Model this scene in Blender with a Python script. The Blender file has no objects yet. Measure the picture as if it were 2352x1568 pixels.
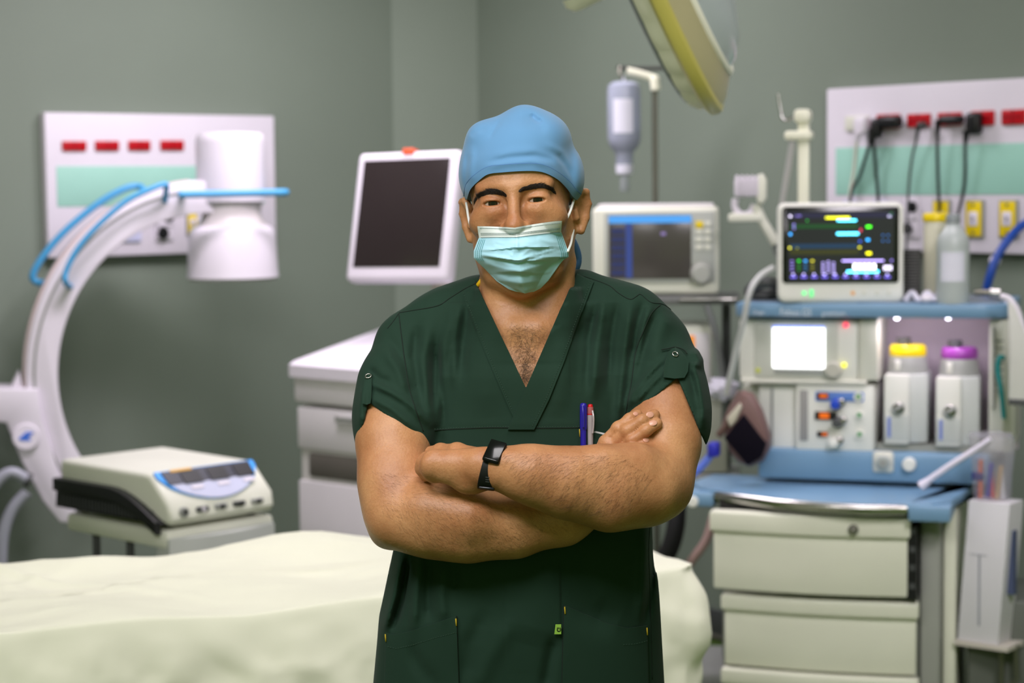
import bpy, bmesh, math, random
import numpy as np
from mathutils import Vector, Matrix
from mathutils.bvhtree import BVHTree

random.seed(7)
sc = bpy.context.scene
COL = sc.collection
RAD = math.radians

# ------------------------------------------------------------------ camera
FPX = 70.0 / 36.0 * 2352.0            # focal length in photo pixels
CAM = Vector((0.0, 0.0, 1.64))
CROT = Matrix.Rotation(RAD(90 - 4.5), 3, 'X') @ Matrix.Rotation(RAD(-0.6), 3, 'Z')
cam_d = bpy.data.cameras.new('camera')
cam_d.lens = 70.0
cam_d.sensor_width = 36.0
cam_d.clip_end = 60
cam_d.dof.use_dof = True
cam_d.dof.focus_distance = 2.84
cam_d.dof.aperture_fstop = 4.4
cam = bpy.data.objects.new('camera', cam_d)
cam.matrix_world = Matrix.Translation(CAM) @ CROT.to_4x4()
COL.objects.link(cam)
sc.camera = cam

# ------------------------------------------------------------------ world, lights, exposure
w = bpy.data.worlds.new('world')
sc.world = w
w.use_nodes = True
w.node_tree.nodes['Background'].inputs[0].default_value = (0.74, 1.0, 0.34, 1)
w.node_tree.nodes['Background'].inputs[1].default_value = 0.36
vs = sc.view_settings
vs.view_transform = 'Standard'
vs.look = 'None'
vs.gamma = 1.0
vs.use_curve_mapping = False
vs.exposure = 0.0


def area(name, loc, sx, sy, power, col, target=None, spread=180):
    l = bpy.data.lights.new(name, 'AREA')
    l.shape = 'RECTANGLE'
    l.size, l.size_y = sx, sy
    l.energy = power
    l.color = col
    l.spread = RAD(spread)              # beam narrowed to keep light off the far walls
    o = bpy.data.objects.new(name, l)
    o.location = loc
    d = (Vector(target) - Vector(loc)) if target else Vector((0, 0, -1))
    o.rotation_euler = d.to_track_quat('-Z', 'Y').to_euler()
    COL.objects.link(o)
    return o


area('ceiling_light_front', (-0.45, 1.35, 2.9), 1.0, 0.9, 24, (1.0, 0.95, 0.98), (0.0, 2.9, 1.1), 120)
area('ceiling_light_person', (0.25, 2.3, 2.92), 0.7, 0.7, 7.5, (1.0, 0.96, 0.97), None, 130)
area('added_fill_side', (1.3, 2.7, 2.92), 0.6, 1.2, 22, (1.0, 0.93, 1.0), (1.05, 5.2, 0.9), 90)  # added fill with no known fitting, brightens the drawers
area('ceiling_light_left', (-0.75, 5.55, 2.92), 0.9, 0.4, 25, (1.0, 0.89, 1.0), (-0.95, 6.6, 0.9), 130)
area('added_fill_bed', (-1.7, 1.7, 2.92), 0.6, 0.6, 9, (1.0, 0.95, 1.0), (-0.8, 4.0, 0.45), 75)  # added fill lamp, lifts the hanging front of the sheet
area('added_fill_table', (-0.75, 4.3, 2.92), 0.9, 0.5, 1.9, (1.0, 0.93, 1.0), None, 65)  # lamp added only to brighten the top of the sheet
area('ceiling_light_back', (-0.22, 6.5, 2.92), 1.0, 0.6, 30, (1.0, 0.92, 1.0))
area('ceiling_light_right', (1.0, 4.9, 2.92), 1.3, 0.6, 14, (1.0, 0.90, 1.0), None, 140)

# ------------------------------------------------------------------ pixel -> place


def ray(u, v):
    return CROT @ Vector(((u - 1176.0) / FPX, -(v - 784.0) / FPX, -1.0))


def at(u, v, Y):
    d = ray(u, v)
    return CAM + d * ((Y - CAM.y) / d.y)


class Fr:
    """a thing's own frame: origin on the floor (or z), turned by rz; p() finds the local point seen at a photo pixel on local plane y"""

    def __init__(s, u, v, Y, rz, z=0.0):
        o = at(u, v, Y)
        s.o = Vector((o.x, o.y, z))
        s.rz = RAD(rz)
        s.R = Matrix.Rotation(s.rz, 3, 'Z')

    def p(s, u, v, y):
        c = s.R.transposed() @ (CAM - s.o)
        d = s.R.transposed() @ ray(u, v)
        return c + d * ((y - c.y) / d.y)

    def rect(s, u0, v0, u1, v1, y):
        um, vm = (u0 + u1) / 2, (v0 + v1) / 2
        return s.p(u0, vm, y).x, s.p(um, v1, y).z, s.p(u1, vm, y).x, s.p(um, v0, y).z

    def w(s, p):
        return s.o + s.R @ Vector(p)


# ------------------------------------------------------------------ materials
def lin(c):
    c = c / 255.0
    return c / 12.92 if c <= 0.04045 else ((c + 0.055) / 1.055) ** 2.4


def rgb(r, g, b):
    return (lin(r), lin(g), lin(b), 1.0)


MATS = {}


def mat(name, c, rough=0.45, metal=0.0, vary=0.06, scale=6.0, bump=0.0, bscale=60.0, emit=None, power=0.0,
        trans=0.0, ior=1.45, sss=0.0, spec=0.5, coat=0.0, sheen=0.0, alpha=1.0):
    if name in MATS:
        return MATS[name]
    m = bpy.data.materials.new(name)
    m.use_nodes = True
    nt = m.node_tree
    b = nt.nodes['Principled BSDF']
    col = rgb(*c)
    tc = nt.nodes.new('ShaderNodeTexCoord')
    nz = nt.nodes.new('ShaderNodeTexNoise')
    nz.inputs['Scale'].default_value = scale
    nz.inputs['Detail'].default_value = 4
    nt.links.new(tc.outputs['Object'], nz.inputs['Vector'])
    rp = nt.nodes.new('ShaderNodeValToRGB')
    lo = [max(0, x * (1 - vary)) for x in col[:3]]
    hi = [min(1, x * (1 + vary)) for x in col[:3]]
    rp.color_ramp.elements[0].position = 0.3
    rp.color_ramp.elements[1].position = 0.7
    rp.color_ramp.elements[0].color = (*lo, 1)
    rp.color_ramp.elements[1].color = (*hi, 1)
    nt.links.new(nz.outputs['Fac'], rp.inputs['Fac'])
    nt.links.new(rp.outputs['Color'], b.inputs['Base Color'])
    b.inputs['Roughness'].default_value = rough
    b.inputs['Metallic'].default_value = metal
    b.inputs['Specular IOR Level'].default_value = spec
    b.inputs['IOR'].default_value = ior
    if trans:
        b.inputs['Transmission Weight'].default_value = trans
    if alpha < 1:
        b.inputs['Alpha'].default_value = alpha
    if sss:
        b.inputs['Subsurface Weight'].default_value = sss
        b.inputs['Subsurface Radius'].default_value = (1.0, 0.4, 0.2)
        b.inputs['Subsurface Scale'].default_value = 0.006
    if coat:
        b.inputs['Coat Weight'].default_value = coat
    if sheen:
        b.inputs['Sheen Weight'].default_value = sheen
    if emit:
        b.inputs['Emission Color'].default_value = rgb(*emit)
        b.inputs['Emission Strength'].default_value = power
    if bump:
        n2 = nt.nodes.new('ShaderNodeTexNoise')
        n2.inputs['Scale'].default_value = bscale
        n2.inputs['Detail'].default_value = 5
        nt.links.new(tc.outputs['Object'], n2.inputs['Vector'])
        bp = nt.nodes.new('ShaderNodeBump')
        bp.inputs['Strength'].default_value = bump
        bp.inputs['Distance'].default_value = 0.004
        nt.links.new(n2.outputs['Fac'], bp.inputs['Height'])
        nt.links.new(bp.outputs['Normal'], b.inputs['Normal'])
    MATS[name] = m
    return m


# ------------------------------------------------------------------ mesh building
class MB:
    def __init__(s):
        s.V, s.F = [], []

    def add(s, vs, fs):
        o = len(s.V)
        s.V += [tuple(v) for v in vs]
        s.F += [tuple(i + o for i in f) for f in fs]
        return s

    def add_bm(s, bm):
        bm.verts.index_update()
        s.add([v.co.copy() for v in bm.verts], [[v.index for v in f.verts] for f in bm.faces])
        bm.free()
        return s

    def box(s, x0, y0, z0, x1, y1, z1, bev=0.0, seg=2, m=None):
        bm = bmesh.new()
        bmesh.ops.create_cube(bm, size=1.0)
        for v in bm.verts:
            v.co = Vector(((x0 + x1) / 2 + v.co.x * (x1 - x0), (y0 + y1) / 2 + v.co.y * (y1 - y0), (z0 + z1) / 2 + v.co.z * (z1 - z0)))
        if bev:
            bev = min(bev, 0.49 * min(abs(x1 - x0), abs(y1 - y0), abs(z1 - z0)))
            bmesh.ops.bevel(bm, geom=bm.edges[:], offset=bev, segments=seg, affect='EDGES', profile=0.5)
        if m is not None:
            bm.transform(m)
        bmesh.ops.recalc_face_normals(bm, faces=bm.faces[:])
        return s.add_bm(bm)

    def prism(s, poly, a0, a1, axis='y', bev=0.0, seg=2):
        """poly: outline in the two axes other than `axis` (x,z for y; y,z for x; x,y for z)"""
        bm = bmesh.new()
        def P(p, a):
            return {'y': (p[0], a, p[1]), 'x': (a, p[0], p[1]), 'z': (p[0], p[1], a)}[axis]
        A = [bm.verts.new(P(p, a0)) for p in poly]
        B = [bm.verts.new(P(p, a1)) for p in poly]
        n = len(poly)
        bm.faces.new(A)
        bm.faces.new(B[::-1])
        for i in range(n):
            bm.faces.new((A[i], B[i], B[(i + 1) % n], A[(i + 1) % n]))
        bmesh.ops.recalc_face_normals(bm, faces=bm.faces[:])
        if bev:
            caps = [e for e in bm.edges if (e.verts[0] in A and e.verts[1] in A) or (e.verts[0] in B and e.verts[1] in B)]
            bmesh.ops.bevel(bm, geom=caps, offset=bev, segments=seg, affect='EDGES', profile=0.5)
        return s.add_bm(bm)

    def lathe(s, prof, o=(0, 0, 0), d=(0, 0, 1), n=28, sx=1.0, sy=1.0):
        d = Vector(d).normalized()
        q = d.to_track_quat('Z', 'Y').to_matrix()
        o = Vector(o)
        vs, fs = [], []
        for (r, z) in prof:
            for k in range(n):
                a = 2 * math.pi * k / n
                vs.append(o + q @ Vector((r * sx * math.cos(a), r * sy * math.sin(a), z)))
        for i in range(len(prof) - 1):
            for k in range(n):
                k2 = (k + 1) % n
                fs.append((i * n + k, i * n + k2, (i + 1) * n + k2, (i + 1) * n + k))
        fs.append(tuple(range(n))[::-1])
        fs.append(tuple((len(prof) - 1) * n + k for k in range(n)))
        return s.add(vs, fs)

    def cyl(s, p0, p1, r0, r1=None, n=16, bev=0.0):
        r1 = r0 if r1 is None else r1
        p0, p1 = Vector(p0), Vector(p1)
        L = (p1 - p0).length
        if bev:
            pr = [(r0 - bev, 0), (r0, bev), (r1, L - bev), (r1 - bev, L)]
        else:
            pr = [(r0, 0), (r1, L)]
        return s.lathe(pr, p0, p1 - p0, n)

    def tube(s, pts, r, n=8, sub=6, flat=1.0, smooth=True):
        pts = [Vector(p) for p in pts]
        if smooth and len(pts) > 2:
            q = []
            P = [pts[0]] + pts + [pts[-1]]
            for i in range(1, len(P) - 2):
                for k in range(sub):
                    t = k / sub
                    a, b, c, d = P[i - 1], P[i], P[i + 1], P[i + 2]
                    q.append(0.5 * ((2 * b) + (c - a) * t + (2 * a - 5 * b + 4 * c - d) * t * t + (3 * b - a - 3 * c + d) * t ** 3))
            q.append(pts[-1])
            pts = q
        rr = r if callable(r) else (lambda t: r)
        vs, fs = [], []
        up = Vector((0, 0, 1))
        t0 = (pts[1] - pts[0]).normalized()
        if abs(t0.dot(up)) > 0.9:
            up = Vector((0, 1, 0))
        nrm = (up - t0 * up.dot(t0)).normalized()
        m = len(pts)
        for i, p in enumerate(pts):
            t = (pts[min(i + 1, m - 1)] - pts[max(i - 1, 0)]).normalized()
            nrm = (nrm - t * nrm.dot(t)).normalized()
            bn = t.cross(nrm)
            R = rr(i / (m - 1))
            for k in range(n):
                a = 2 * math.pi * k / n
                vs.append(p + (nrm * math.cos(a) * R + bn * math.sin(a) * R * flat))
        for i in range(m - 1):
            for k in range(n):
                k2 = (k + 1) % n
                fs.append((i * n + k, i * n + k2, (i + 1) * n + k2, (i + 1) * n + k))
        fs.append(tuple(range(n))[::-1])
        fs.append(tuple((m - 1) * n + k for k in range(n)))
        return s.add(vs, fs)

    def ball(s, c, r, n=20, k=12, sq=(1, 1, 1)):
        prof = [(max(1e-5, math.sin(math.pi * i / k)), -math.cos(math.pi * i / k)) for i in range(k + 1)]
        o = len(s.V)
        s.lathe(prof, (0, 0, 0), (0, 0, 1), n)
        for i in range(o, len(s.V)):
            v = s.V[i]
            s.V[i] = (c[0] + v[0] * r * sq[0], c[1] + v[1] * r * sq[1], c[2] + v[2] * r * sq[2])
        return s

    def build(s, name, material, parent=None, angle=40, loc=None, rz=0.0):
        me = bpy.data.meshes.new(name)
        me.from_pydata(s.V, [], s.F)
        bm = bmesh.new()
        bm.from_mesh(me)
        bmesh.ops.recalc_face_normals(bm, faces=bm.faces[:])
        bm.to_mesh(me)
        bm.free()
        for p in me.polygons:
            p.use_smooth = True
        me.set_sharp_from_angle(angle=RAD(angle))
        me.materials.append(material)
        o = bpy.data.objects.new(name, me)
        COL.objects.link(o)
        if parent is not None:
            o.parent = parent
        if loc is not None:
            o.location = loc
            o.rotation_euler = (0, 0, rz)
        return o


def tag(o, label=None, cat=None, group=None, kind=None):
    for k, v in (('label', label), ('category', cat), ('group', group), ('kind', kind)):
        if v:
            o[k] = v
    return o


def thing(name, label, cat, loc=(0, 0, 0), rz=0.0, group=None):
    o = bpy.data.objects.new(name, None)
    o.empty_display_size = 0.05
    COL.objects.link(o)
    o.location = loc
    o.rotation_euler = (0, 0, rz)
    return tag(o, label, cat, group)


def fthing(F, name, label, cat, group=None):
    return thing(name, label, cat, F.o, F.rz, group)


def copy_tree(o, parent=None):
    c = o.copy()
    COL.objects.link(c)
    if parent is not None:
        c.parent = parent
    for ch in list(o.children):
        copy_tree(ch, c)
    return c


def bx(F, u0, v0, u1, v1, y0, y1, bev=0.0, mb=None, seg=2):
    """box whose front face (local y0) fills a pixel rectangle, reaching back to local y1"""
    x0, z0, x1, z1 = F.rect(u0, v0, u1, v1, y0)
    return (mb or MB()).box(x0, min(y0, y1), z0, x1, max(y0, y1), z1, bev, seg)


def pz(F, pix, y0, y1, bev=0.0, mb=None):
    """prism along local y whose outline at y0 is a list of pixels"""
    poly = [F.p(u, v, y0) for u, v in pix]
    return (mb or MB()).prism([(p.x, p.z) for p in poly], y0, y1, 'y', bev)


def ftext(name, body, size, material, parent, loc, rot=(math.pi / 2, 0, 0), xs=1.0):
    cu = bpy.data.curves.new(name, 'FONT')
    cu.body = body
    cu.size = size
    cu.extrude = 0.0006
    cu.align_x = 'LEFT'
    o = bpy.data.objects.new(name, cu)
    COL.objects.link(o)
    o.data.materials.append(material)
    dg = bpy.context.evaluated_depsgraph_get()
    me = bpy.data.meshes.new_from_object(o.evaluated_get(dg))
    bpy.data.objects.remove(o)
    q = bpy.data.objects.new(name, me)
    COL.objects.link(q)
    q.parent = parent
    q.location = loc
    q.rotation_euler = rot
    q.scale = (xs, 1, 1)
    return q

# ================================================================== room
M_wall = mat('painted_wall', (122, 133, 120), rough=0.55, vary=0.035, scale=1.6, bump=0.05, bscale=25)
M_pillar = mat('painted_pillar', (132, 143, 130), rough=0.55, vary=0.03, scale=1.8)
M_floor = mat('green_vinyl_floor', (70, 96, 34), rough=0.4, vary=0.12, scale=3)
M_ceil = mat('ceiling_white', (225, 225, 220), rough=0.8)
M_white = mat('white_enamel', (226, 220, 230), rough=0.35, vary=0.02)
M_plate = mat('panel_white', (224, 218, 228), rough=0.4, vary=0.02)
M_cream = mat('cream_plastic', (222, 223, 208), rough=0.4, vary=0.03)
M_grey = mat('grey_plastic', (150, 152, 148), rough=0.45)
M_greyd = mat('dark_grey_plastic', (70, 72, 72), rough=0.45)
M_black = mat('black_plastic', (18, 18, 20), rough=0.4)
M_blackm = mat('black_rubber', (14, 14, 15), rough=0.7)
M_steel = mat('brushed_steel', (190, 188, 184), rough=0.22, metal=1.0)
M_steeld = mat('dull_steel', (128, 126, 116), rough=0.4, metal=0.9)
M_red = mat('red_socket', (190, 8, 26), rough=0.35)
M_dred = mat('dark_red', (92, 4, 14), rough=0.4)
M_mint = mat('mint_strip', (158, 208, 192), rough=0.45, vary=0.03)
M_yellow = mat('yellow_plastic', (236, 208, 10), rough=0.4)
M_bluep = mat('blue_tube', (74, 158, 208), rough=0.35)
M_lamp_w = mat('warm_white_shell', (236, 236, 214), rough=0.35)

FL = Fr(905, 420, 8.0, 39.8)
FR = Fr(1100, 420, 8.15, -50.2)


def wallbox(F, x0, x1, z0, z1, name, m, y1=0.12):
    o = MB().box(x0, 0, z0, x1, y1, z1).build(name, m, None, loc=F.o, rz=F.rz)
    return tag(o, None, None, None, 'structure')


wallbox(FL, -8.5, 0.0, 0, 3.0, 'wall_left', M_wall)
wallbox(FR, 0.0, 8.5, 0, 3.0, 'wall_right', M_wall)
a, b = FL.o, FR.o
d = (b - a)
nrm_ = Vector((-d.y, d.x, 0)).normalized() * 0.25
mb = MB().prism([(a.x, a.y), (b.x, b.y), (b.x + nrm_.x, b.y + nrm_.y), (a.x + nrm_.x, a.y + nrm_.y)], 0, 3.0, 'z')
tag(mb.build('wall_back', M_pillar), None, None, None, 'structure')
tag(MB().box(-8, -1.6, -0.1, 8, 9.2, 0).build('floor', M_floor), None, None, None, 'structure')
tag(MB().box(-8, -1.6, 3.0, 8, 9.2, 3.1).build('ceiling', M_ceil), None, None, None, 'structure')
for F, x0, x1, nm in ((FL, -8.5, -0.02, 'baseboard_left'), (FR, 0.02, 8.5, 'baseboard_right')):
    tag(MB().box(x0, -0.015, 0.0, x1, 0, 0.1, 0.004).build(nm, M_greyd, None, loc=F.o, rz=F.rz), None, None, None, 'structure')

# ------------------------------------------------------------------ wall service panels


def socket_red(F, t, u0, v0, u1, v1, yf):
    x0, z0, x1, z1 = F.rect(u0, v0, u1, v1, yf)
    s = MB().box(x0, yf, z0, x1, yf + 0.02, z1, 0.004).build('red_socket', M_red, t)
    xm = (x0 + x1) / 2
    h = (z1 - z0)
    m = MB()
    for c in (x0 + (x1 - x0) * 0.25, x0 + (x1 - x0) * 0.75):
        for k in (-1, 0, 1):
            m.cyl((c + k * h * 0.2, yf - 0.0015, (z0 + z1) / 2), (c + k * h * 0.2, yf + 0.004, (z0 + z1) / 2), h * 0.07, n=8)
    m.box(xm - 0.0015, yf - 0.001, z0, xm + 0.0015, yf + 0.004, z1)
    m.build('socket_hole', M_dred, s)
    return s


def gas_outlet(F, t, u0, v0, u1, v1, yf, frame, face, sym, name):
    x0, z0, x1, z1 = F.rect(u0, v0, u1, v1, yf)
    s = MB().box(x0, yf, z0, x1, yf + 0.02, z1, 0.004).build(name, frame, t)
    w_, h_ = x1 - x0, z1 - z0
    MB().box(x0 + w_ * .08, yf - 0.004, z0 + h_ * .05, x1 - w_ * .08, yf + .002, z1 - h_ * .05, .002).build('outlet_face', face, s)
    cx, cz = (x0 + x1) / 2, (z0 + z1) / 2
    MB().box(cx - w_ * .25, yf - 0.008, cz - w_ * .32, cx + w_ * .25, yf - .001, cz + w_ * .32, .004).build('outlet_key', M_white, s)
    q = MB()
    q.tube([(cx - w_ * .07, yf - .009, cz + w_ * .12), (cx + w_ * .06, yf - .009, cz + w_ * .02), (cx - w_ * .02, yf - .009, cz - w_ * .03), (cx + w_ * .06, yf - .009, cz - w_ * .13)], w_ * .025, 6)
    q.build('bolt_symbol', sym, s)
    q = MB()
    for zz in (z0 + h_ * .14, z1 - h_ * .14):
        q.cyl((cx, yf - .005, zz), (cx, yf, zz), w_ * .08, n=8)
    q.build('screw', M_steeld, s)
    return s


def round_outlet(F, t, u0, v0, u1, v1, yf):
    x0, z0, x1, z1 = F.rect(u0, v0, u1, v1, yf)
    s = MB().box(x0, yf, z0, x1, yf + .02, z1, .004).build('black_white_outlet', M_white, t)
    w_, h_ = x1 - x0, z1 - z0
    for (fx, fz) in ((.68, .8), (.36, .24)):
        c = (x0 + w_ * fx, z0 + h_ * fz)
        MB().cyl((c[0], yf - .012, c[1]), (c[0], yf, c[1]), w_ * .3, n=16, bev=.002).build('black_port', M_black, s)
    MB().prism([(x0, z0 + h_ * .55), (x0 + w_ * .2, z0 + h_ * .45), (x1, z0 + h_ * .5), (x0 + w_ * .75, z0 + h_ * .62)], yf - .006, yf, 'y').build('port_lever', M_plate, s)
    return s


pl = fthing(FL, 'wall_service_panel', 'white wall service panel with four red sockets and mint strip, behind the curved white x-ray arm', 'service panel', 'wall service panels')
bx(FL, 107, 262, 633, 584, -0.045, -0.001, .006).build('panel_body', M_plate, pl)
bx(FL, 131, 381, 606, 471, -0.0475, -0.044, .001).build('mint_strip', M_mint, pl)
for u0, u1 in ((145, 200), (221, 275), (297, 347), (371, 424)):
    socket_red(FL, pl, u0, 324 - (u0 - 145) * .008, u1, 346 - (u0 - 145) * .008, -0.056)
bx(FL, 285, 516, 325, 555, -.055, -.044, .003).build('white_socket', mat('pale_blue_plastic', (205, 208, 238), .4), pl)
round_outlet(FL, pl, 358, 482, 399, 552, -.055)
gas_outlet(FL, pl, 430, 480, 453, 540, -.055, M_grey, M_yellow, M_greyd, 'yellow_outlet')
gas_outlet(FL, pl, 500, 480, 535, 540, -.055, M_grey, M_yellow, M_greyd, 'yellow_outlet')

pr = fthing(FR, 'wall_service_panel', 'wide white wall service panel with plugged red sockets, above the anaesthesia machine', 'service panel', 'wall service panels')
x0, z0, x1, z1 = FR.rect(1898, 203, 1940, 574, -.045)
xe = FR.p(2500, 400, -.045).x
MB().box(x0, -.045, z0, xe, -.001, z1, .006).build('panel_body', M_plate, pr)
x0, z0, x1, z1 = FR.rect(1919, 339, 1960, 448, -.0475)
MB().box(x0, -.0475, z0, xe - .08, -.044, z1, .001).build('mint_strip', M_mint, pr)
for u0, v0, u1, v1 in ((2012, 262, 2063, 296), (2082, 261, 2133, 292), (2152, 258, 2205, 289), (2228, 254, 2280, 288), (2299, 251, 2352, 286), (2374, 247, 2428, 283)):
    socket_red(FR, pr, u0, v0, u1, v1, -.056)
bx(FR, 1940, 266, 1993, 300, -.055, -.044, .003).build('white_socket', M_cream, pr)
bx(FR, 1936, 462, 1966, 545, -.055, -.044, .003).build('white_socket', mat('pale_blue_plastic', (205, 208, 238), .4), pr)
bx(FR, 2003, 462, 2036, 545, -.055, -.044, .003).build('white_socket', mat('pale_blue_plastic', (205, 208, 238), .4), pr)
round_outlet(FR, pr, 2075, 457, 2108, 546, -.055)
for u0, u1 in ((2141, 2181), (2216, 2258), (2293, 2336)):
    gas_outlet(FR, pr, u0, 458, u1, 547, -.055, M_grey, M_yellow, M_greyd, 'yellow_outlet')


def plug(name, label, pts, r, pmat, cmat, head, group='power cords plugged into the right wall panel'):
    """head: pixel box of the plug; pts: pixel path of the cord, in front of the panel"""
    u0, v0, u1, v1 = head
    t = fthing(FR, name, label, 'plug', group)
    bx(FR, u0, v0, u1, v1, -.095, -.058, .012, seg=3).build('plug_head', pmat, t)
    q = [FR.p(u, v, y) for u, v, y in pts]
    MB().tube(q, r, 8).build('cord', cmat, t)
    mb = MB()
    mb.tube(q[:2], lambda tt: r * (2.2 - tt), 8, smooth=False)
    mb.build('strain_relief', pmat, t)
    return t


plug('power_plug', 'white plug with pale cord in the first socket of the right wall panel',
     [(1972, 305, -.09), (1968, 325, -.09), (1962, 390, -.07), (1952, 470, -.07), (1960, 640, -.12)], .006, M_white, M_cream, (1957, 268, 1986, 309))
plug('power_plug', 'large black angled plug in the first red socket of the right panel, cord hanging straight',
     [(2004, 300, -.09), (2006, 325, -.09), (2012, 390, -.07), (2018, 470, -.07), (2020, 640, -.12)], .0055, M_black, M_blackm, (2010, 266, 2060, 294))
plug('power_plug', 'small black plug with cord slanting down to the left, beside the large angled plug',
     [(2004, 296, -.08), (1998, 330, -.08), (1974, 405, -.07), (1953, 460, -.07), (1945, 640, -.12)], .0055, M_black, M_blackm, (1996, 272, 2014, 316))
plug('power_plug', 'thin dark cord hanging from the second red socket of the right panel',
     [(2110, 288, -.075), (2105, 320, -.075), (2094, 370, -.07), (2086, 455, -.07), (2080, 640, -.12)], .004, M_greyd, M_greyd, (2103, 280, 2117, 293))
plug('power_plug', 'black plug lying sideways across the third red socket of the right panel',
     [(2155, 276, -.08), (2153, 310, -.08), (2154, 390, -.07), (2157, 480, -.07), (2157, 640, -.12)], .005, M_black, M_blackm, (2150, 265, 2203, 284))
plug('power_plug', 'black upright plug on the fourth red socket, cord curving down to the bottle',
     [(2220, 300, -.08), (2217, 330, -.08), (2217, 400, -.07), (2212, 445, -.07), (2196, 520, -.09), (2190, 640, -.12)], .005, M_black, M_blackm, (2214, 258, 2244, 308))

# ------------------------------------------------------------------ C-arm x-ray machine
FC = Fr(480, 850, 6.8, 16)
sC = FC.p(580, 850, 0).x - FC.p(480, 850, 0).x
PXC = sC / 100.0
C0 = FC.p(485, 852, 0)
c_arm = fthing(FC, 'x_ray_arm', 'curved white x-ray arm with blue handles and a drum, before the left wall panel', 'x-ray machine')


def arc_prism(ro, ri, a0, a1, y0, y1, n=40, bev=.006, sq=.955):
    pts = []
    for i in range(n + 1):
        a = RAD(a0 + (a1 - a0) * i / n)
        pts.append((C0.x + ro * PXC * sq * math.cos(a), C0.z + ro * PXC * math.sin(a)))
    for i in range(n, -1, -1):
        a = RAD(a0 + (a1 - a0) * i / n)
        pts.append((C0.x + ri * PXC * sq * math.cos(a), C0.z + ri * PXC * math.sin(a)))
    return MB().prism(pts, y0, y1, 'y', bev)


arc_prism(434, 362, 88, 236, -.07, .07).build('curved_arm', M_white, c_arm)
arc_prism(440, 408, 96, 232, -.045, .045, bev=.003).build('outer_rail', mat('rosy_rail', (214, 196, 196), .35), c_arm)
arc_prism(418, 412, 100, 225, -.074, -.06, bev=.001).build('groove', M_grey, c_arm)
# housing at the joint
pz(FC, [(-40, 893), (88, 893), (97, 960), (130, 1070), (176, 1180), (160, 1202), (138, 1200), (98, 1150), (50, 1060), (15, 972), (-40, 965)], -.1, .1, .012).build('joint_housing', M_white, c_arm)
pz(FC, [(22, 893), (30, 880), (44, 850), (50, 880), (60, 893)], -.04, .03, .006).build('brake_lever', M_white, c_arm)
bd = MB().cyl(FC.p(60, 1003, -.112), FC.p(60, 1003, -.098), 30 * PXC, n=24, bev=.004).build('badge', M_plate, c_arm)
pz(FC, [(42, 1008), (60, 992), (78, 993), (66, 1004), (72, 1012), (52, 1012)], -.115, -.111).build('badge_emblem', mat('emblem_blue', (70, 120, 225), .4), bd)
# drum
dc = FC.p(531, 440, 0)


def drum(prof):
    return [(r * PXC, FC.p(531, v, 0).z) for r, v in prof]


MB().lathe(drum([(40, 304), (70, 306), (77, 314), (79, 326), (79, 462)][::-1]), (dc.x, 0, 0), n=40).build('upper_drum', M_white, c_arm)
MB().lathe(drum([(72, 460), (66, 486), (70, 505), (84, 522)][::-1]), (dc.x, 0, 0), n=40).build('drum_neck', mat('shell_shade', (206, 200, 200), .4), c_arm)  # shading of the neck put into a darker shell colour
MB().lathe(drum([(84, 518), (94, 526), (99, 540), (103, 620), (105, 636), (98, 642), (60, 644)][::-1]), (dc.x, 0, 0), n=40).build('lower_drum', M_white, c_arm)
pz(FC, [(392, 424), (440, 414), (500, 414), (500, 470), (440, 470), (400, 490)], -.05, .05, .01).build('drum_bracket', M_white, c_arm)
# blue handles
hy = -.14
MB().tube([FC.p(378, 462, -.07), FC.p(381, 440, -.1), FC.p(381, 424, -.13), FC.p(352, 432, hy), FC.p(290, 462, hy), FC.p(228, 515, hy), FC.p(178, 572, hy), FC.p(152, 622, hy), FC.p(150, 648, hy), FC.p(162, 658, -.07)], 6.5 * PXC, 10).build('blue_handle', M_bluep, c_arm)
hy = .1
MB().tube([FC.p(330, 440, .07), FC.p(320, 428, hy), FC.p(285, 434, hy), FC.p(225, 468, hy), FC.p(150, 530, hy), FC.p(98, 590, hy), FC.p(75, 632, hy), FC.p(85, 648, hy), FC.p(112, 650, .07)], 8 * PXC, 10).build('blue_handle', M_bluep, c_arm)
yy = -.2
MB().tube([FC.p(420, 446, -.05), FC.p(416, 446, yy), FC.p(440, 446, yy - .02), FC.p(640, 442, yy - .02), FC.p(646, 442, yy + .05), FC.p(628, 442, 0)], 8 * PXC, 10).build('blue_handle', M_bluep, c_arm)
# rear tube housing seen above the arm
arc_prism(425, 385, 112, 148, .08, .19, bev=.01).build('rear_housing', M_white, c_arm)
# lower part of the machine, down to the floor
bzz = FC.p(-200, 893, 0)
MB().box(bzz.x, -.12, 0.66, FC.p(-30, 893, 0).x, .12, bzz.z, .02).build('support_arm', M_white, c_arm)
MB().box(bzz.x - .3, -.25, 0.12, bzz.x + .12, .25, .95, .03).build('base_cabinet', M_white, c_arm)
mb = MB().box(bzz.x - .35, -.28, .06, bzz.x + .75, .28, .14, .02)
mb.build('base', M_grey, c_arm)
for (xx, yy) in ((-.3, -.24), (-.3, .24), (.68, -.24), (.68, .24)):
    MB().cyl((bzz.x + xx, yy - .02, .06), (bzz.x + xx, yy + .02, .06), .06, n=18, bev=.006).build('caster', M_blackm, c_arm)

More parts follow.
